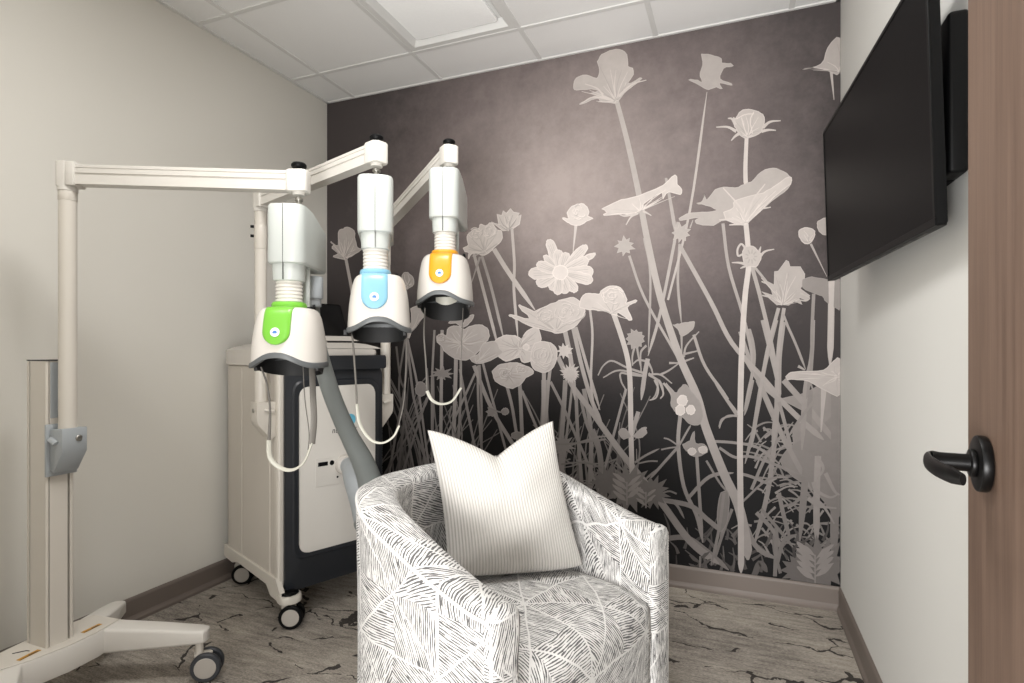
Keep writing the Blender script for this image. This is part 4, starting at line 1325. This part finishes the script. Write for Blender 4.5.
def paint_mural():
    m = Mural()
    rnd = random.Random(3)
    # printed ground
    q = [m.bm.verts.new(c) for c in ((XL, YB - .001, 0), (XR, YB - .001, 0), (XR, YB - .001, ZC), (XL, YB - .001, ZC))]
    f = m.bm.faces.new(q)
    def T(pts, k):
        ox, oy, s_ = k
        return [(ox + x / s_, oy + y / s_) for x, y in pts]
    a = (560, 30, 3.252); b = (400, 180, 3.104); c = (600, 200, 3.416); d = (380, 330, 3.938); e = (600, 380, 3.104)
    g1 = (570, 40, 6.024); g2 = (595, 160, 4.995); g3 = (455, 195, 6.827); g4 = (500, 285, 6.829); g5 = (390, 300, 6.827)
    g6 = (710, 100, 6.829); g7 = (730, 220, 6.833); g8 = (600, 210, 6.83); h1 = (590, 300, 6.827); h2 = (740, 320, 5.254)
    h3 = (720, 440, 4.554); h4 = (640, 380, 6.83); h5 = (560, 440, 4.878); h6 = (380, 330, 4.878); h7 = (540, 380, 5.692); h8 = (325, 215, 8.04)
    S = lambda pts, w, t, k=None, **kw: m.strip(T(pts, k) if k else pts, w, t, **kw)
    # ---- very dim undergrowth
    for i in range(75):
        x = rnd.uniform(382, 480) if i < 42 else rnd.uniform(540, 640)
        y = rnd.uniform(480, 500); h = rnd.uniform(40, 110)
        S([(x, y), (x + rnd.uniform(-10, 10), y - h * .5), (x + rnd.uniform(-34, 34), y - h)], (2.0, .9), rnd.uniform(.25, .38))
    for i in range(110):
        x = rnd.uniform(748, 838); y = rnd.uniform(425, 560); L = rnd.uniform(14, 38); an = rnd.uniform(-1.1, 1.1) + (PI if rnd.random() < .5 else 0)
        S([(x, y), (x + L * .5 * math.cos(an), y + L * .5 * math.sin(an) - 3), (x + L * math.cos(an), y + L * math.sin(an))], (2.4, .9), rnd.uniform(.40, .55))
    for i in range(60):
        x = rnd.uniform(668, 840); y = rnd.uniform(535, 578); L = rnd.uniform(10, 30); an = rnd.uniform(-2.6, -.5)
        S([(x, y), (x + L * .5 * math.cos(an) + 2, y + L * .5 * math.sin(an)), (x + L * math.cos(an), y + L * math.sin(an))], (3.4, .8), rnd.uniform(.14, .30))
    for i in range(46):
        x = rnd.uniform(555, 640); y = rnd.uniform(455, 495); L = rnd.uniform(12, 34); an = rnd.uniform(0, 2 * PI)
        S([(x, y), (x + L * .5 * math.cos(an), y + L * .5 * math.sin(an) + 2), (x + L * math.cos(an), y + L * math.sin(an))], (1.8, .8), rnd.uniform(.34, .46))
    # ---- right-hand mass of overlapping mid-tone blooms
    m.shape(T([(560, 60), (640, 40), (745, 10), (745, 300), (720, 330), (690, 290), (650, 250), (610, 220), (600, 150), (650, 110)], e), .50, .03)
    m.shape(T([(640, 180), (745, 120), (745, 420), (700, 380), (650, 330), (600, 300), (560, 250), (600, 200)], e), .46, .03)
    # ---- stems: dim
    for P, w, t, k in (
        ([(105, 20), (100, 200), (60, 430)], 2.2, .52, d), ([(105, 20), (150, 230), (185, 480)], 2.2, .5, d), ([(100, 30), (75, 230), (110, 420)], 1.8, .42, d),
        ([(215, 0), (205, 200), (205, 380)], 2.2, .46, d), ([(245, 0), (242, 200), (240, 390)], 3.2, .55, d), ([(300, 100), (296, 250), (290, 420)], 3.8, .55, d),
        ([(318, 90), (318, 250), (310, 420)], 2.5, .45, d), ([(385, 140), (388, 300), (400, 460)], 2.4, .5, d), ([(370, 140), (440, 310), (530, 460)], 3.8, .56, d),
        ([(405, 130), (450, 300)], 2.4, .5, d), ([(375, 170), (330, 270), (270, 400)], 2.2, .5, d), ([(330, 240), (350, 350), (375, 460)], 1.9, .48, d),
        ([(500, 220), (520, 300), (538, 410)], 3, .5, d), ([(550, 205), (555, 300), (560, 420)], 3.6, .52, d), ([(560, 240), (590, 320), (628, 410)], 2.6, .5, d),
        ([(185, 150), (190, 260), (160, 330), (130, 380)], 1.8, .4, d), ([(50, 240), (130, 400), (215, 610)], 2.4, .40, h6), ([(230, 330), (180, 480), (125, 650)], 2.2, .42, h6),
        ([(80, 80), (100, 240), (125, 330), (100, 600)], 2.0, .36, h6), ([(130, 40), (160, 300), (180, 400), (220, 630)], 2.4, .44, h6), ([(260, 220), (262, 330), (258, 470)], 1.8, .42, h6),
        ([(390, 190), (420, 350), (460, 560)], 2.4, .46, h6), ([(485, 170), (495, 350), (495, 570)], 2.4, .46, h6), ([(350, 370), (340, 430), (370, 520)], 1.6, .36, h6),
        ([(15, 0), (15, 130), (8, 260)], 2.6, .46, h7), ([(40, 0), (35, 130), (30, 250)], 4.6, .5, h7), ([(145, 0), (135, 170), (122, 350), (120, 560)], 4.6, .5, h7), ([(185, 20), (165, 200), (148, 350)], 2.4, .5, h7),
        ([(60, 10), (140, 170), (210, 330), (275, 480)], 2.8, .48, h7), ([(205, 70), (215, 300), (240, 610)], 3.4, .48, h7), ([(250, 50), (290, 300), (285, 640)], 4.2, .48, h7),
        ([(235, 120), (270, 260), (330, 400), (350, 640)], 3.2, .44, h7), ([(300, 280), (340, 400), (370, 660)], 4.4, .44, h7), ([(490, 50), (420, 310), (375, 480)], 2.6, .5, h7),
        ([(150, 380), (240, 350), (330, 325), (380, 320)], 1.8, .46, h7), ([(120, 480), (200, 470), (280, 475), (350, 500)], 1.8, .4, h7), ([(150, 540), (230, 580), (300, 600)], 1.8, .4, h7),
        ([(540, 470), (600, 430), (680, 390)], 2.2, .46, h7), ([(560, 475), (620, 462), (670, 462)], 1.6, .44, h7), ([(600, 565), (640, 530), (683, 500)], 2, .46, h7),
        ([(300, 230), (310, 380), (318, 505)], 3.2, .52, e), ([(250, 100), (243, 200), (260, 330), (300, 420), (320, 505)], 3.8, .55, e), ([(355, 0), (390, 55), (432, 108)], 2.6, .58, e),
        ([(475, 0), (462, 60), (448, 110)], 2.6, .52, e), ([(500, 40), (480, 140), (450, 260)], 3.6, .52, e), ([(550, 0), (545, 160), (520, 350), (478, 515)], 4.8, .52, e),
        ([(490, 0), (560, 160), (660, 350)], 5, .52, e), ([(570, 0), (640, 80), (745, 210)], 6, .55, e), ([(650, 30), (640, 260), (620, 500)], 7, .46, e), ([(730, 30), (730, 300), (725, 590)], 8.5, .46, e),
        ([(555, 350), (570, 420), (590, 495)], 4.2, .46, e), ([(425, 370), (480, 510), (548, 556)], 5, .48, e), ([(410, 400), (380, 480), (350, 575)], 3, .46, e),
        ([(270, 370), (340, 300), (415, 288)], 3.6, .5, e), ([(350, 190), (420, 195), (490, 210), (560, 262)], 2.8, .5, e), ([(370, 210), (420, 240), (480, 240), (640, 300)], 2.8, .48, e),
        ([(180, 370), (280, 390), (330, 430), (385, 475)], 4.8, .5, e), ([(200, 492), (270, 490), (330, 530), (400, 590)], 5.2, .46, e), ([(190, 352), (215, 345), (238, 353)], 1.8, .44, e),
        ([(190, 366), (235, 385), (262, 430)], 2.6, .46, e), ([(245, 205), (200, 255), (150, 312)], 2.8, .5, e), ([(245, 205), (215, 185), (198, 180)], 1.6, .48, e), ([(245, 208), (220, 210), (190, 216)], 1.6, .48, e),
        ([(245, 205), (270, 160), (282, 140)], 2.0, .5, e), ([(430, 290), (470, 300), (540, 330)], 3, .48, e), ([(470, 340), (520, 230), (600, 130)], 3.2, .48, e), ([(440, 380), (520, 310), (600, 300)], 2.2, .46, e),
        ([(330, 250), (380, 330), (430, 370)], 2.2, .46, e), ([(500, 400), (560, 470), (600, 520)], 3.2, .44, e), ([(560, 600), (540, 520), (545, 450)], 3.2, .42, e),
        ([(370, 145), (380, 120), (420, 110)], 1.8, .52, e)):
        if k in (d, h6, h7) and P[-1][1] > P[0][1] + 120:
            (xa, ya), (xb, yb) = P[-2], P[-1]; L_ = math.hypot(xb - xa, yb - ya); P = P + [(xb + (xb - xa) / L_ * 260, yb + (yb - ya) / L_ * 260)]
        S(P, w, t, k)
    # ---- stems: middle tones
    for P, w, t, k in (
        ([(50, 50), (70, 130), (72, 240), (20, 480)], 3, .54, h2), ([(20, 190), (110, 330), (210, 420), (330, 535), (440, 630)], (4.5, 6), .58, h2), ([(0, 60), (60, 230), (180, 500), (240, 670)], 4, .54, h2),
        ([(120, 0), (160, 160), (200, 330), (205, 420)], 4.6, .58, h2), ([(190, 0), (130, 240), (90, 470), (60, 670)], 4.2, .55, h2), ([(230, 10), (207, 200), (200, 400), (170, 683)], (4, 6), .56, h2),
        ([(240, 10), (290, 120), (345, 260)], 2.6, .55, h2), ([(385, 0), (375, 200), (345, 360), (325, 683)], (3.6, 6), .54, h2), ([(410, 400), (330, 500), (250, 620)], 3, .5, h2), ([(370, 330), (420, 470)], 2, .5, h2),
        ([(205, 430), (250, 600), (270, 683)], 3.6, .52, h2),
        ([(420, 80), (440, 230), (490, 400), (522, 560), (500, 680)], 3.2, .58, c), ([(510, 440), (525, 520), (520, 600)], 2.4, .54, c),
        ([(720, 150), (775, 262)], 2.4, .60, c), ([(730, 320), (724, 450), (722, 570), (705, 680)], 3.4, .48, c),
        ([(100, 190), (150, 330), (250, 510), (278, 560)], 2.6, .60, c), ([(150, 130), (172, 260), (165, 520)], 2.2, .58, c), ([(272, 150), (266, 280), (278, 420)], 2.6, .58, c), ([(278, 440), (280, 540)], 3, .56, c),
        ([(320, 460), (360, 570), (440, 680)], 3, .58, c), ([(660, 240), (600, 150), (500, 0)], 2.6, .56, h4)):
        S(P, w, t, k)
    # tendrils round the twisted seed head
    for P in ([(370, 500), (250, 460), (150, 415), (90, 450), (55, 515)], [(370, 520), (200, 480), (90, 530)], [(400, 510), (480, 510), (560, 570)], [(480, 510), (540, 480), (610, 430)],
              [(380, 520), (280, 510), (210, 500), (215, 560), (245, 620), (230, 683)], [(400, 500), (460, 560), (450, 640), (420, 683)], [(400, 510), (480, 560), (500, 640), (480, 675)],
              [(395, 420), (330, 410), (290, 440)], [(395, 420), (420, 470), (430, 510)], [(310, 300), (290, 380), (290, 450)], [(320, 310), (330, 380), (350, 470)], [(385, 310), (350, 350), (345, 400), (350, 500)],
              [(640, 390), (660, 310), (745, 215)], [(640, 370), (745, 345)], [(640, 420), (710, 395)], [(540, 430), (620, 430)]):
        S(P, (2.4, 1.2), .56, h1)
    S([(395, 400), (375, 500), (350, 683)], 4.4, .60, h1)
    S([(560, 180), (540, 250), (520, 330)], 4.2, .55, h7)
    # ---- the broad diagonal stems
    S([(668, 300), (690, 210), (707, 92)], (2.2, 2.6), .68)
    S([(678, 222), (673, 250), (660, 314), (648, 356)], 3, .62)
    S([(617, 102), (627, 140), (638, 190), (647, 238), (661, 300), (679, 355), (697, 396), (706, 428), (724, 474), (738, 504), (745, 535), (748, 560)], (4.6, 10.5), .64)
    S([(680, 246), (711, 302), (732, 343), (764, 379), (779, 397)], (4.2, 5), .60)
    S([(666, 178), (671, 205), (676, 235)], (2.6, 4.0), .62)
    S([(752, 267), (761, 300), (773, 352), (779, 394)], 4.0, .60)
    S([(752, 264), (765, 280), (772, 290)], 2.6, .6)
    S([(778.6, 308), (767, 352), (759, 400)], 3.6, .60); S([(784, 308), (778.6, 346), (776, 396)], 3.6, .60); S([(783, 314), (805, 367)], 2.6, .56)
    S([(558, 357), (572, 385), (589, 408), (612, 440), (631, 465), (661, 502), (690, 541), (719, 564)], (4.5, 7.5), .58)
    # middle flowers' stems
    S([(544, 368), (544, 400), (543, 440)], 4, .60); S([(550.5, 366), (548, 390), (545, 436)], 3.2, .56)
    S([(573, 327), (582, 367), (592, 401), (602, 423)], 4, .60); S([(576, 327), (589, 373), (600, 410)], 3, .62)
    S([(564, 326), (571, 361), (575, 400)], 4.6, .62); S([(590, 309), (592.5, 335), (591, 380), (594, 410)], 2.4, .66)
    S([(494, 249), (509, 273), (535, 310)], 4.6, .76); S([(474, 254), (485, 296), (499, 350)], 3, .66); S([(482, 256), (492, 290), (504, 340)], 2.8, .58); S([(480, 257), (470, 288)], 2.4, .56)
    S([(512, 228), (514.5, 264), (514, 290), (518, 338)], 2.8, .74); S([(576, 225), (573, 253)], 3, .80)
    S([(346, 259), (351, 285), (353, 300)], 3, .60)
    # bright foreground stems
    S([(613, 312), (620, 332), (627, 356), (630, 380), (631, 433), (632, 470), (632, 505)], (5, 5), .74)
    S([(746.6, 138), (745.4, 168), (746, 190)], (3.8, 4.6), .80)
    S([(745, 215), (748, 246), (748.6, 267), (745, 297), (742, 346), (740.5, 399), (740, 457), (741, 541), (741, 575)], (5.0, 6.2), .80)
    S([(831.5, 274), (831, 320), (830, 366)], 6.5, .70); S([(824, 386), (821, 432)], 6, .70)
    S([(818, 456), (816.6, 495), (816.6, 545)], 6.5, .60)
    S([(831, 70), (834, 100)], 3.2, .66)
    # ---- blooms
    G = lambda pts, t, k, **kw: m.shape(T(pts, k), t, **kw)
    G([(165, 130), (190, 90), (240, 65), (300, 60), (345, 90), (350, 160), (378, 170), (380, 210), (350, 265), (420, 230), (428, 238), (345, 300), (300, 360), (270, 380), (190, 370), (160, 350), (70, 386), (68, 378), (150, 340), (175, 332), (118, 322), (170, 308), (130, 295), (40, 300), (22, 282), (40, 230), (100, 210), (160, 232), (178, 180)], .66, g1, rays=(616, 101), nr=24, edge=.05, smooth=2, rt=.12)
    for P in ([(290, 340), (370, 270), (460, 242)], [(250, 360), (140, 345), (70, 382)], [(200, 330), (160, 290), (90, 265)]): S(P, (2, .8), .78, g1)
    G([(790, 85), (850, 92), (910, 110), (915, 140), (970, 143), (978, 160), (925, 170), (905, 235), (970, 262), (972, 275), (900, 258), (915, 295), (880, 282), (835, 298), (790, 278), (716, 238), (770, 245), (795, 255), (783, 200), (800, 150)], .60, g1, edge=.03, smooth=2)
    G([(790, 130), (850, 112), (870, 60), (910, 25), (912, 138), (870, 132), (820, 122)], .62, a, rays=(840, 72), nr=10)
    G([(165, 140), (200, 90), (240, 65), (310, 75), (360, 100), (372, 160), (345, 220), (290, 252), (240, 262), (200, 235), (170, 180)], .68, g6, rays=(748, 137), nr=12, rt=.15)
    for P in ([(180, 215), (120, 185), (42, 186)], [(205, 225), (170, 250), (145, 278)], [(175, 170), (150, 130), (122, 126)], [(360, 190), (410, 150), (482, 142)], [(350, 215), (400, 205), (450, 208)], [(170, 140), (160, 118)]): S(P, (3.4, 1.0), .74, g6)
    for P in ([(180, 130), (240, 100), (300, 95)], [(300, 80), (275, 140), (290, 230)], [(215, 120), (230, 180), (250, 240)]): S(P, 1.0, .84, g6)
    G([(545, 170), (560, 200), (600, 150), (660, 135), (700, 140), (750, 120), (780, 108), (830, 60), (890, 42), (940, 60), (978, 90), (970, 135), (920, 178), (800, 275), (740, 322), (650, 300), (590, 325), (520, 322), (500, 303), (530, 287), (430, 300), (428, 288), (480, 264), (560, 262), (610, 250), (555, 225), (505, 217), (540, 205)], .64, g2, edge=.05, smooth=2)
    G([(640, 262), (690, 240), (700, 205), (780, 180), (840, 165), (900, 130), (972, 82), (976, 118), (900, 180), (790, 290), (740, 325), (665, 302)], .76, g2, rays=(744, 224), nr=20, rt=.12, edge=.08, smooth=2)
    for P in ([(770, 300), (820, 250), (878, 236)], [(740, 320), (700, 322), (670, 325)], [(745, 310), (690, 295), (620, 300)], [(750, 300), (720, 230), (640, 140)], [(755, 300), (790, 200), (850, 120)]): S(P, (2.6, 1), .80, g2)
    G([(36, 245), (130, 200), (220, 180), (340, 125), (400, 75), (412, 120), (432, 150), (425, 175), (370, 158), (340, 195), (332, 165), (245, 218), (232, 245), (190, 272), (140, 270), (45, 275), (62, 262)], .78, g2, rays=(640, 211), nr=16, rt=.1, smooth=2)
    for P in ([(215, 265), (180, 285), (155, 325)], [(240, 255), (260, 265), (282, 278)], [(200, 268), (150, 280), (120, 272)]): S(P, (2.6, .8), .76, g2)
    m.star((625, 246), 9.5, .64, 9); m.star((681, 233), 9.5, .64, 9)
    S([(690, 228), (693, 220)], (1.4, .8), .64)
    # left cluster and thistle
    G([(70, 385), (58, 362), (92, 340), (80, 290), (120, 240), (165, 225), (175, 198), (212, 212), (250, 188), (288, 240), (322, 248), (315, 312), (270, 360), (200, 412), (150, 395), (105, 408), (92, 438), (94, 398)], .80, g3, rays=(485, 252), nr=22, smooth=2, rt=-.13)
    m.swirl((476, 236), 8, 7, .84, 3); m.swirl((490, 232), 8, 8, .84, 3, 1)
    G([(330, 245), (250, 183), (300, 205), (288, 130), (320, 140), (330, 108), (352, 125), (380, 93), (400, 118), (440, 125), (430, 145), (452, 135), (440, 200), (400, 228), (350, 242)], .76, g3, rays=(509, 230), nr=20, smooth=0, rt=-.18)
    G([(735, 155), (778, 160), (765, 120), (800, 80), (850, 62), (890, 70), (915, 120), (905, 145), (942, 160), (900, 182), (830, 210), (780, 190), (742, 170)], .84, g3, smooth=2); m.swirl((579, 212), 8, 8, .86, 3)
    # daisy
    cc = (720, 530)
    for tip, w in (((640, 305), 34), ((610, 415), 24), ((700, 375), 36), ((765, 395), 36), ((900, 345), 34), ((958, 400), 20), ((910, 440), 40), ((945, 525), 44), ((942, 585), 40), ((830, 660), 34), ((760, 670), 40), ((660, 650), 40), ((560, 610), 44), ((505, 535), 44), ((560, 470), 36), ((700, 680), 34)):
        P = T([cc, tip], g3); m.petal(P[0], P[1], w / 6.827, .84)
    m.blob(T([cc], g3)[0], 7.6, 7.2, .88, .06)
    # middle roses
    G([(240, 180), (350, 130), (430, 100), (500, 85), (545, 110), (580, 160), (560, 230), (500, 290), (400, 330), (330, 310), (240, 290), (120, 238), (72, 212), (76, 204), (200, 228), (130, 150), (150, 140), (232, 180)], .78, g4, rays=(556, 331), nr=12, rt=-.12, smooth=2)
    m.swirl(T([(460, 190)], g4)[0], 16, 12, .80, 4); m.swirl(T([(310, 215)], g4)[0], 10, 8, .80, 3)
    G([(690, 40), (750, 5), (820, 20), (865, 100), (850, 128), (928, 104), (926, 118), (872, 152), (900, 230), (880, 238), (812, 188), (790, 210), (740, 187), (700, 175), (640, 170), (560, 160), (545, 130), (570, 70), (630, 58), (680, 62)], .80, g4, rays=(612, 313), nr=14, rt=-.12, smooth=2)
    m.swirl(T([(770, 80)], g4)[0], 12, 9, .84, 4)
    for P, k in (([(5, 410), (60, 355), (120, 350), (150, 370), (168, 332), (212, 310), (260, 332), (270, 400), (232, 440), (210, 520), (150, 525), (130, 492), (40, 520), (0, 480)], g4), ([(700, 300), (740, 260), (800, 240), (860, 250), (900, 300), (890, 350), (840, 400), (780, 410), (730, 370)], g5), ([(900, 280), (940, 210), (1000, 190), (1030, 240), (1020, 320), (960, 350), (910, 330)], g5)):
        G(P, .76, k, rays=T([(880, 330)], g5)[0], nr=16, rt=-.12, smooth=2)
    m.blob(T([(180, 425)], g4)[0], 3, 3, .84)
    G([(215, 460), (240, 400), (300, 385), (370, 410), (390, 470), (370, 560), (310, 595), (240, 580), (210, 530)], .76, g4, smooth=2); m.swirl(T([(300, 490)], g4)[0], 12, 14, .78, 4)
    G([(695, 490), (740, 450), (800, 430), (870, 428), (950, 460), (980, 500), (930, 530), (900, 570), (840, 602), (780, 590), (720, 550)], .70, g5, rays=T([(800, 510)], g5)[0], nr=14, rt=-.12, smooth=2); m.swirl(T([(900, 480)], g5)[0], 7, 6, .74, 3); m.swirl(T([(790, 510)], g5)[0], 8, 7, .74, 3)
    m.star(T([(440, 450)], g4)[0], 8, .80, 9, .55); m.star(T([(480, 600)], g4)[0], 9.5, .74, 14, .6)
    G([(630, 300), (720, 283), (745, 330), (770, 362), (640, 430), (580, 432), (545, 392), (600, 372)], .66, g5, rays=T([(590, 430)], g5)[0], nr=12, rt=.1)
    G([(318, 250), (350, 228), (385, 240), (400, 190), (460, 178), (510, 200), (560, 175), (630, 170), (672, 210), (676, 260), (640, 300), (600, 360), (560, 390), (500, 412), (440, 395), (385, 360), (350, 310), (325, 290)], .64, g5, rays=T([(490, 300)], g5)[0], nr=26, rt=.12, smooth=2)
    m.swirl(T([(352, 268)], g5)[0], 4, 4, .66, 2)
    G([(140, 60), (200, 40), (240, 90), (180, 170), (150, 210), (130, 260), (100, 240), (60, 240), (110, 190), (150, 150)], .66, g5, rays=T([(120, 240)], g5)[0], nr=12, rt=.12)
    G([(500, 170), (520, 120), (575, 100), (545, 160), (500, 185), (450, 160), (400, 160), (430, 130), (480, 120)], .58, g5)
    # far left bloom above the cabinet
    G([(75, 240), (50, 215), (105, 245), (110, 140), (150, 112), (180, 98), (235, 130), (245, 200), (262, 262), (295, 280), (215, 330), (160, 357), (65, 335), (110, 312), (58, 268)], .62, h8, rays=(345, 258), nr=26, rt=.16, smooth=2)
    G([(620, 490), (650, 460), (700, 490), (718, 540), (690, 580), (650, 590)], .52, h8, rays=(408, 286), nr=9)
    # seed head with long bracts, bell, round bud
    G([(85, 220), (100, 190), (130, 180), (170, 185), (195, 215), (215, 245), (190, 310), (140, 320), (100, 300)], .70, g7, smooth=2)
    for P in ([(205, 250), (240, 215), (302, 200)], [(100, 300), (60, 292), (12, 292)], [(120, 310), (90, 322), (70, 332)], [(195, 230), (205, 200), (210, 182)]): S(P, (3, .9), .72, g7)
    for P in ([(85, 235), (55, 245), (52, 200), (75, 165), (98, 185), (95, 210)],): S(P, 2.0, .74, g7)
    for i in range(9):
        an = 2 * PI * i / 9; S([(145 + 20 * math.cos(an), 250 + 20 * math.sin(an)), (145 + 42 * math.cos(an), 250 + 50 * math.sin(an))], 1.4, .62, g7)
    G([(330, 350), (385, 275), (400, 285), (410, 320), (480, 320), (510, 370), (505, 430), (480, 470), (545, 518), (522, 550), (472, 530), (492, 577), (440, 555), (400, 582), (350, 577), (320, 580), (280, 545), (215, 488), (290, 515), (280, 470), (212, 395), (272, 430), (302, 442), (305, 352)], .64, g7, rays=T([(360, 580)], g7)[0], nr=26, rt=.13, edge=.05, smooth=0)
    for P in ([(215, 420), (250, 435)], [(220, 515), (280, 530)], [(480, 500), (540, 530), (520, 552), (480, 548)]): S(P, 1.4, .68, g7)
    G([(500, 410), (560, 390), (620, 400), (680, 410), (755, 410), (755, 600), (720, 600), (660, 560), (630, 520), (570, 500), (500, 462)], .46, g7, edge=.03)
    G([(470, 110), (475, 70), (510, 55), (560, 60), (580, 90), (570, 130), (545, 160), (500, 155), (480, 130)], .68, g7, rays=(809, 243), nr=10, rt=.12)
    G([(600, 10), (640, -10), (664, 0), (664, 100), (620, 90), (598, 50)], .62, g7)
    S([(831.5, 275), (830.5, 366)], 6.5, .72)
    m.star((635.5, 339), 10, .54, 11, .74)
    G([(565, 170), (600, 165), (630, 160), (688, 150), (716, 153), (700, 200), (650, 240), (618, 240), (600, 200)], .58, h1, edge=.04)
    # right-hand flat bloom
    G([(240, 298), (270, 275), (330, 270), (440, 262), (470, 235), (530, 205), (530, 390), (450, 372), (360, 322), (280, 310), (250, 314)], .72, h2, rays=(838, 376), nr=16, rt=.12, smooth=2)
    S([(305, 242), (340, 262)], (3, 1.4), .6, h2)
    # berries
    G([(270, 60), (310, 28), (350, 80), (400, 140), (425, 210), (410, 300), (350, 302), (300, 260), (250, 222), (215, 180), (213, 110), (185, 60), (180, 20), (240, 85)], .54, h4, edge=.03)
    for x, y, r in ((290, 140, 33), (275, 205, 32), (347, 205, 29)): m.blob(T([(x, y)], h4)[0], r / 6.83, r * 1.1 / 6.83, .92, .06)
    G([(290, 440), (340, 412), (370, 350), (380, 428), (440, 440), (460, 490), (390, 522), (330, 495)], .50, h4, edge=.05)
    for x, y, r in ((355, 487, 27), (430, 476, 28)): m.blob(T([(x, y)], h4)[0], r / 6.83, r * .85 / 6.83, .84, .06)
    for P in ([(160, 20), (190, 60), (215, 100)], [(130, 0), (160, 90), (140, 125)], [(100, 0), (125, 60), (110, 120), (65, 138)]): S(P, (2.2, 1.2), .62, h4)
    S([(668, 245), (600, 245), (560, 280), (542, 330)], (2.4, 1.2), .56, h4)
    G([(30, -5), (0, 10), (0, 25), (20, 20), (45, 0)], .5, (640, 428, 6.83))
    # twin leaf
    G([(515, 320), (480, 335), (450, 305), (460, 280), (490, 280)], .56, h7, edge=.03); G([(530, 320), (570, 330), (608, 300), (590, 272), (560, 290)], .56, h7, edge=.03)
    # small heads lower left
    m.star(T([(245, 172)], d)[0], 12, .46, 9, .5, .3, .55); m.blob(T([(162, 232)], d)[0], 5.6, 7, .48, .05); S([(190, 180), (165, 205)], 2.4, .4, d)
    m.star(T([(440, 322)], d)[0], 5, .5, 7, .7); m.blob(T([(493, 321)], d)[0], 3.4, 3.4, .5); m.blob(T([(540, 415)], d)[0], 6, 3.8, .46); m.star(T([(720, 455)], d)[0], 12, .48, 13, .55)
    m.star(T([(750, 175)], d)[0], 8, .74, 12, .6)
    S([(425, 305), (470, 322), (490, 322)], 1.6, .46, d); S([(645, 440), (720, 450), (890, 430)], 1.8, .44, d)
    # leafy clusters at the foot
    for cx, cy, r, t in ((628, 488, 22, .42), (652, 492, 16, .38), (820, 565, 27, .40), (800, 570, 18, .36), (606, 482, 14, .36)):
        P = []
        for i in range(26):
            an = 2 * PI * i / 26; rr = r * (1.15 if i % 2 else .72) * rnd.uniform(.85, 1.1); P.append((cx + rr * math.cos(an), cy + rr * math.sin(an)))
        m.shape(P, t, 0, 0)
    for cx, cy, L, n, base in ((627, 505, 26, 7, -PI / 2), (646, 508, 18, 5, -PI / 2 + .3), (815, 585, 34, 9, -PI / 2), (700, 574, 20, 4, -1.8)):
        S([(cx, cy), (cx, cy - L * .9)], 1.4, .56)
        for i in range(n):
            y0 = cy - L * (.15 + .8 * i / n); sgn = 1 if i % 2 else -1
            x1, y1 = cx + sgn * L * .55, y0 - L * .42
            dx, dy = x1 - cx, y1 - y0
            m.shape([(cx, y0), (cx + dx * .45 - dy * .12, y0 + dy * .45 + dx * .12), (x1, y1), (cx + dx * .5 + dy * .14, y0 + dy * .5 - dx * .14)], .60 if cx < 680 or cx > 780 else .26, .0, 3)
    for P in ([(425, 190), (440, 230), (500, 260), (540, 245)], [(420, 260), (470, 300), (520, 380)], [(480, 150), (520, 230), (545, 250)], [(440, 75), (470, 130), (440, 180)], [(400, 265), (450, 300), (530, 310)]):
        S(P, (4.4, 1.4), .58, h3)
    # grasses low in the middle
    for P, w, t in (([(165, 330), (240, 410), (290, 520)], 4, .48), ([(250, 620), (255, 500), (260, 400)], 4, .46), ([(260, 560), (290, 460), (350, 430)], 4, .44), ([(290, 300), (330, 290), (370, 265)], 2.6, .46), ([(150, 640), (180, 560), (215, 600)], 6, .28), ([(20, 330), (0, 450)], 4, .46)):
        S(P, w, t, h3)
    G([(375, 350), (400, 350), (395, 440), (370, 470), (365, 410)], .44, e)
    S([(385, 350), (370, 460), (345, 575)], 3, .5, e)
    me = bpy.data.meshes.new('flower_mural')
    bm = m.bm
    bmesh.ops.recalc_face_normals(bm, faces=[])
    for f in bm.faces:
        f.normal_update()
        if f.normal.y > 0: f.normal_flip()
    bm.to_mesh(me); bm.free()
    me.materials.append(M['mural']); me.materials.append(M['ink'])
    o = bpy.data.objects.new('flower_mural', me); col.objects.link(o)
    tag(o, 'dark wall mural printed with pale wild flowers and tangled stems on back wall', 'wallpaper mural')
paint_mural()
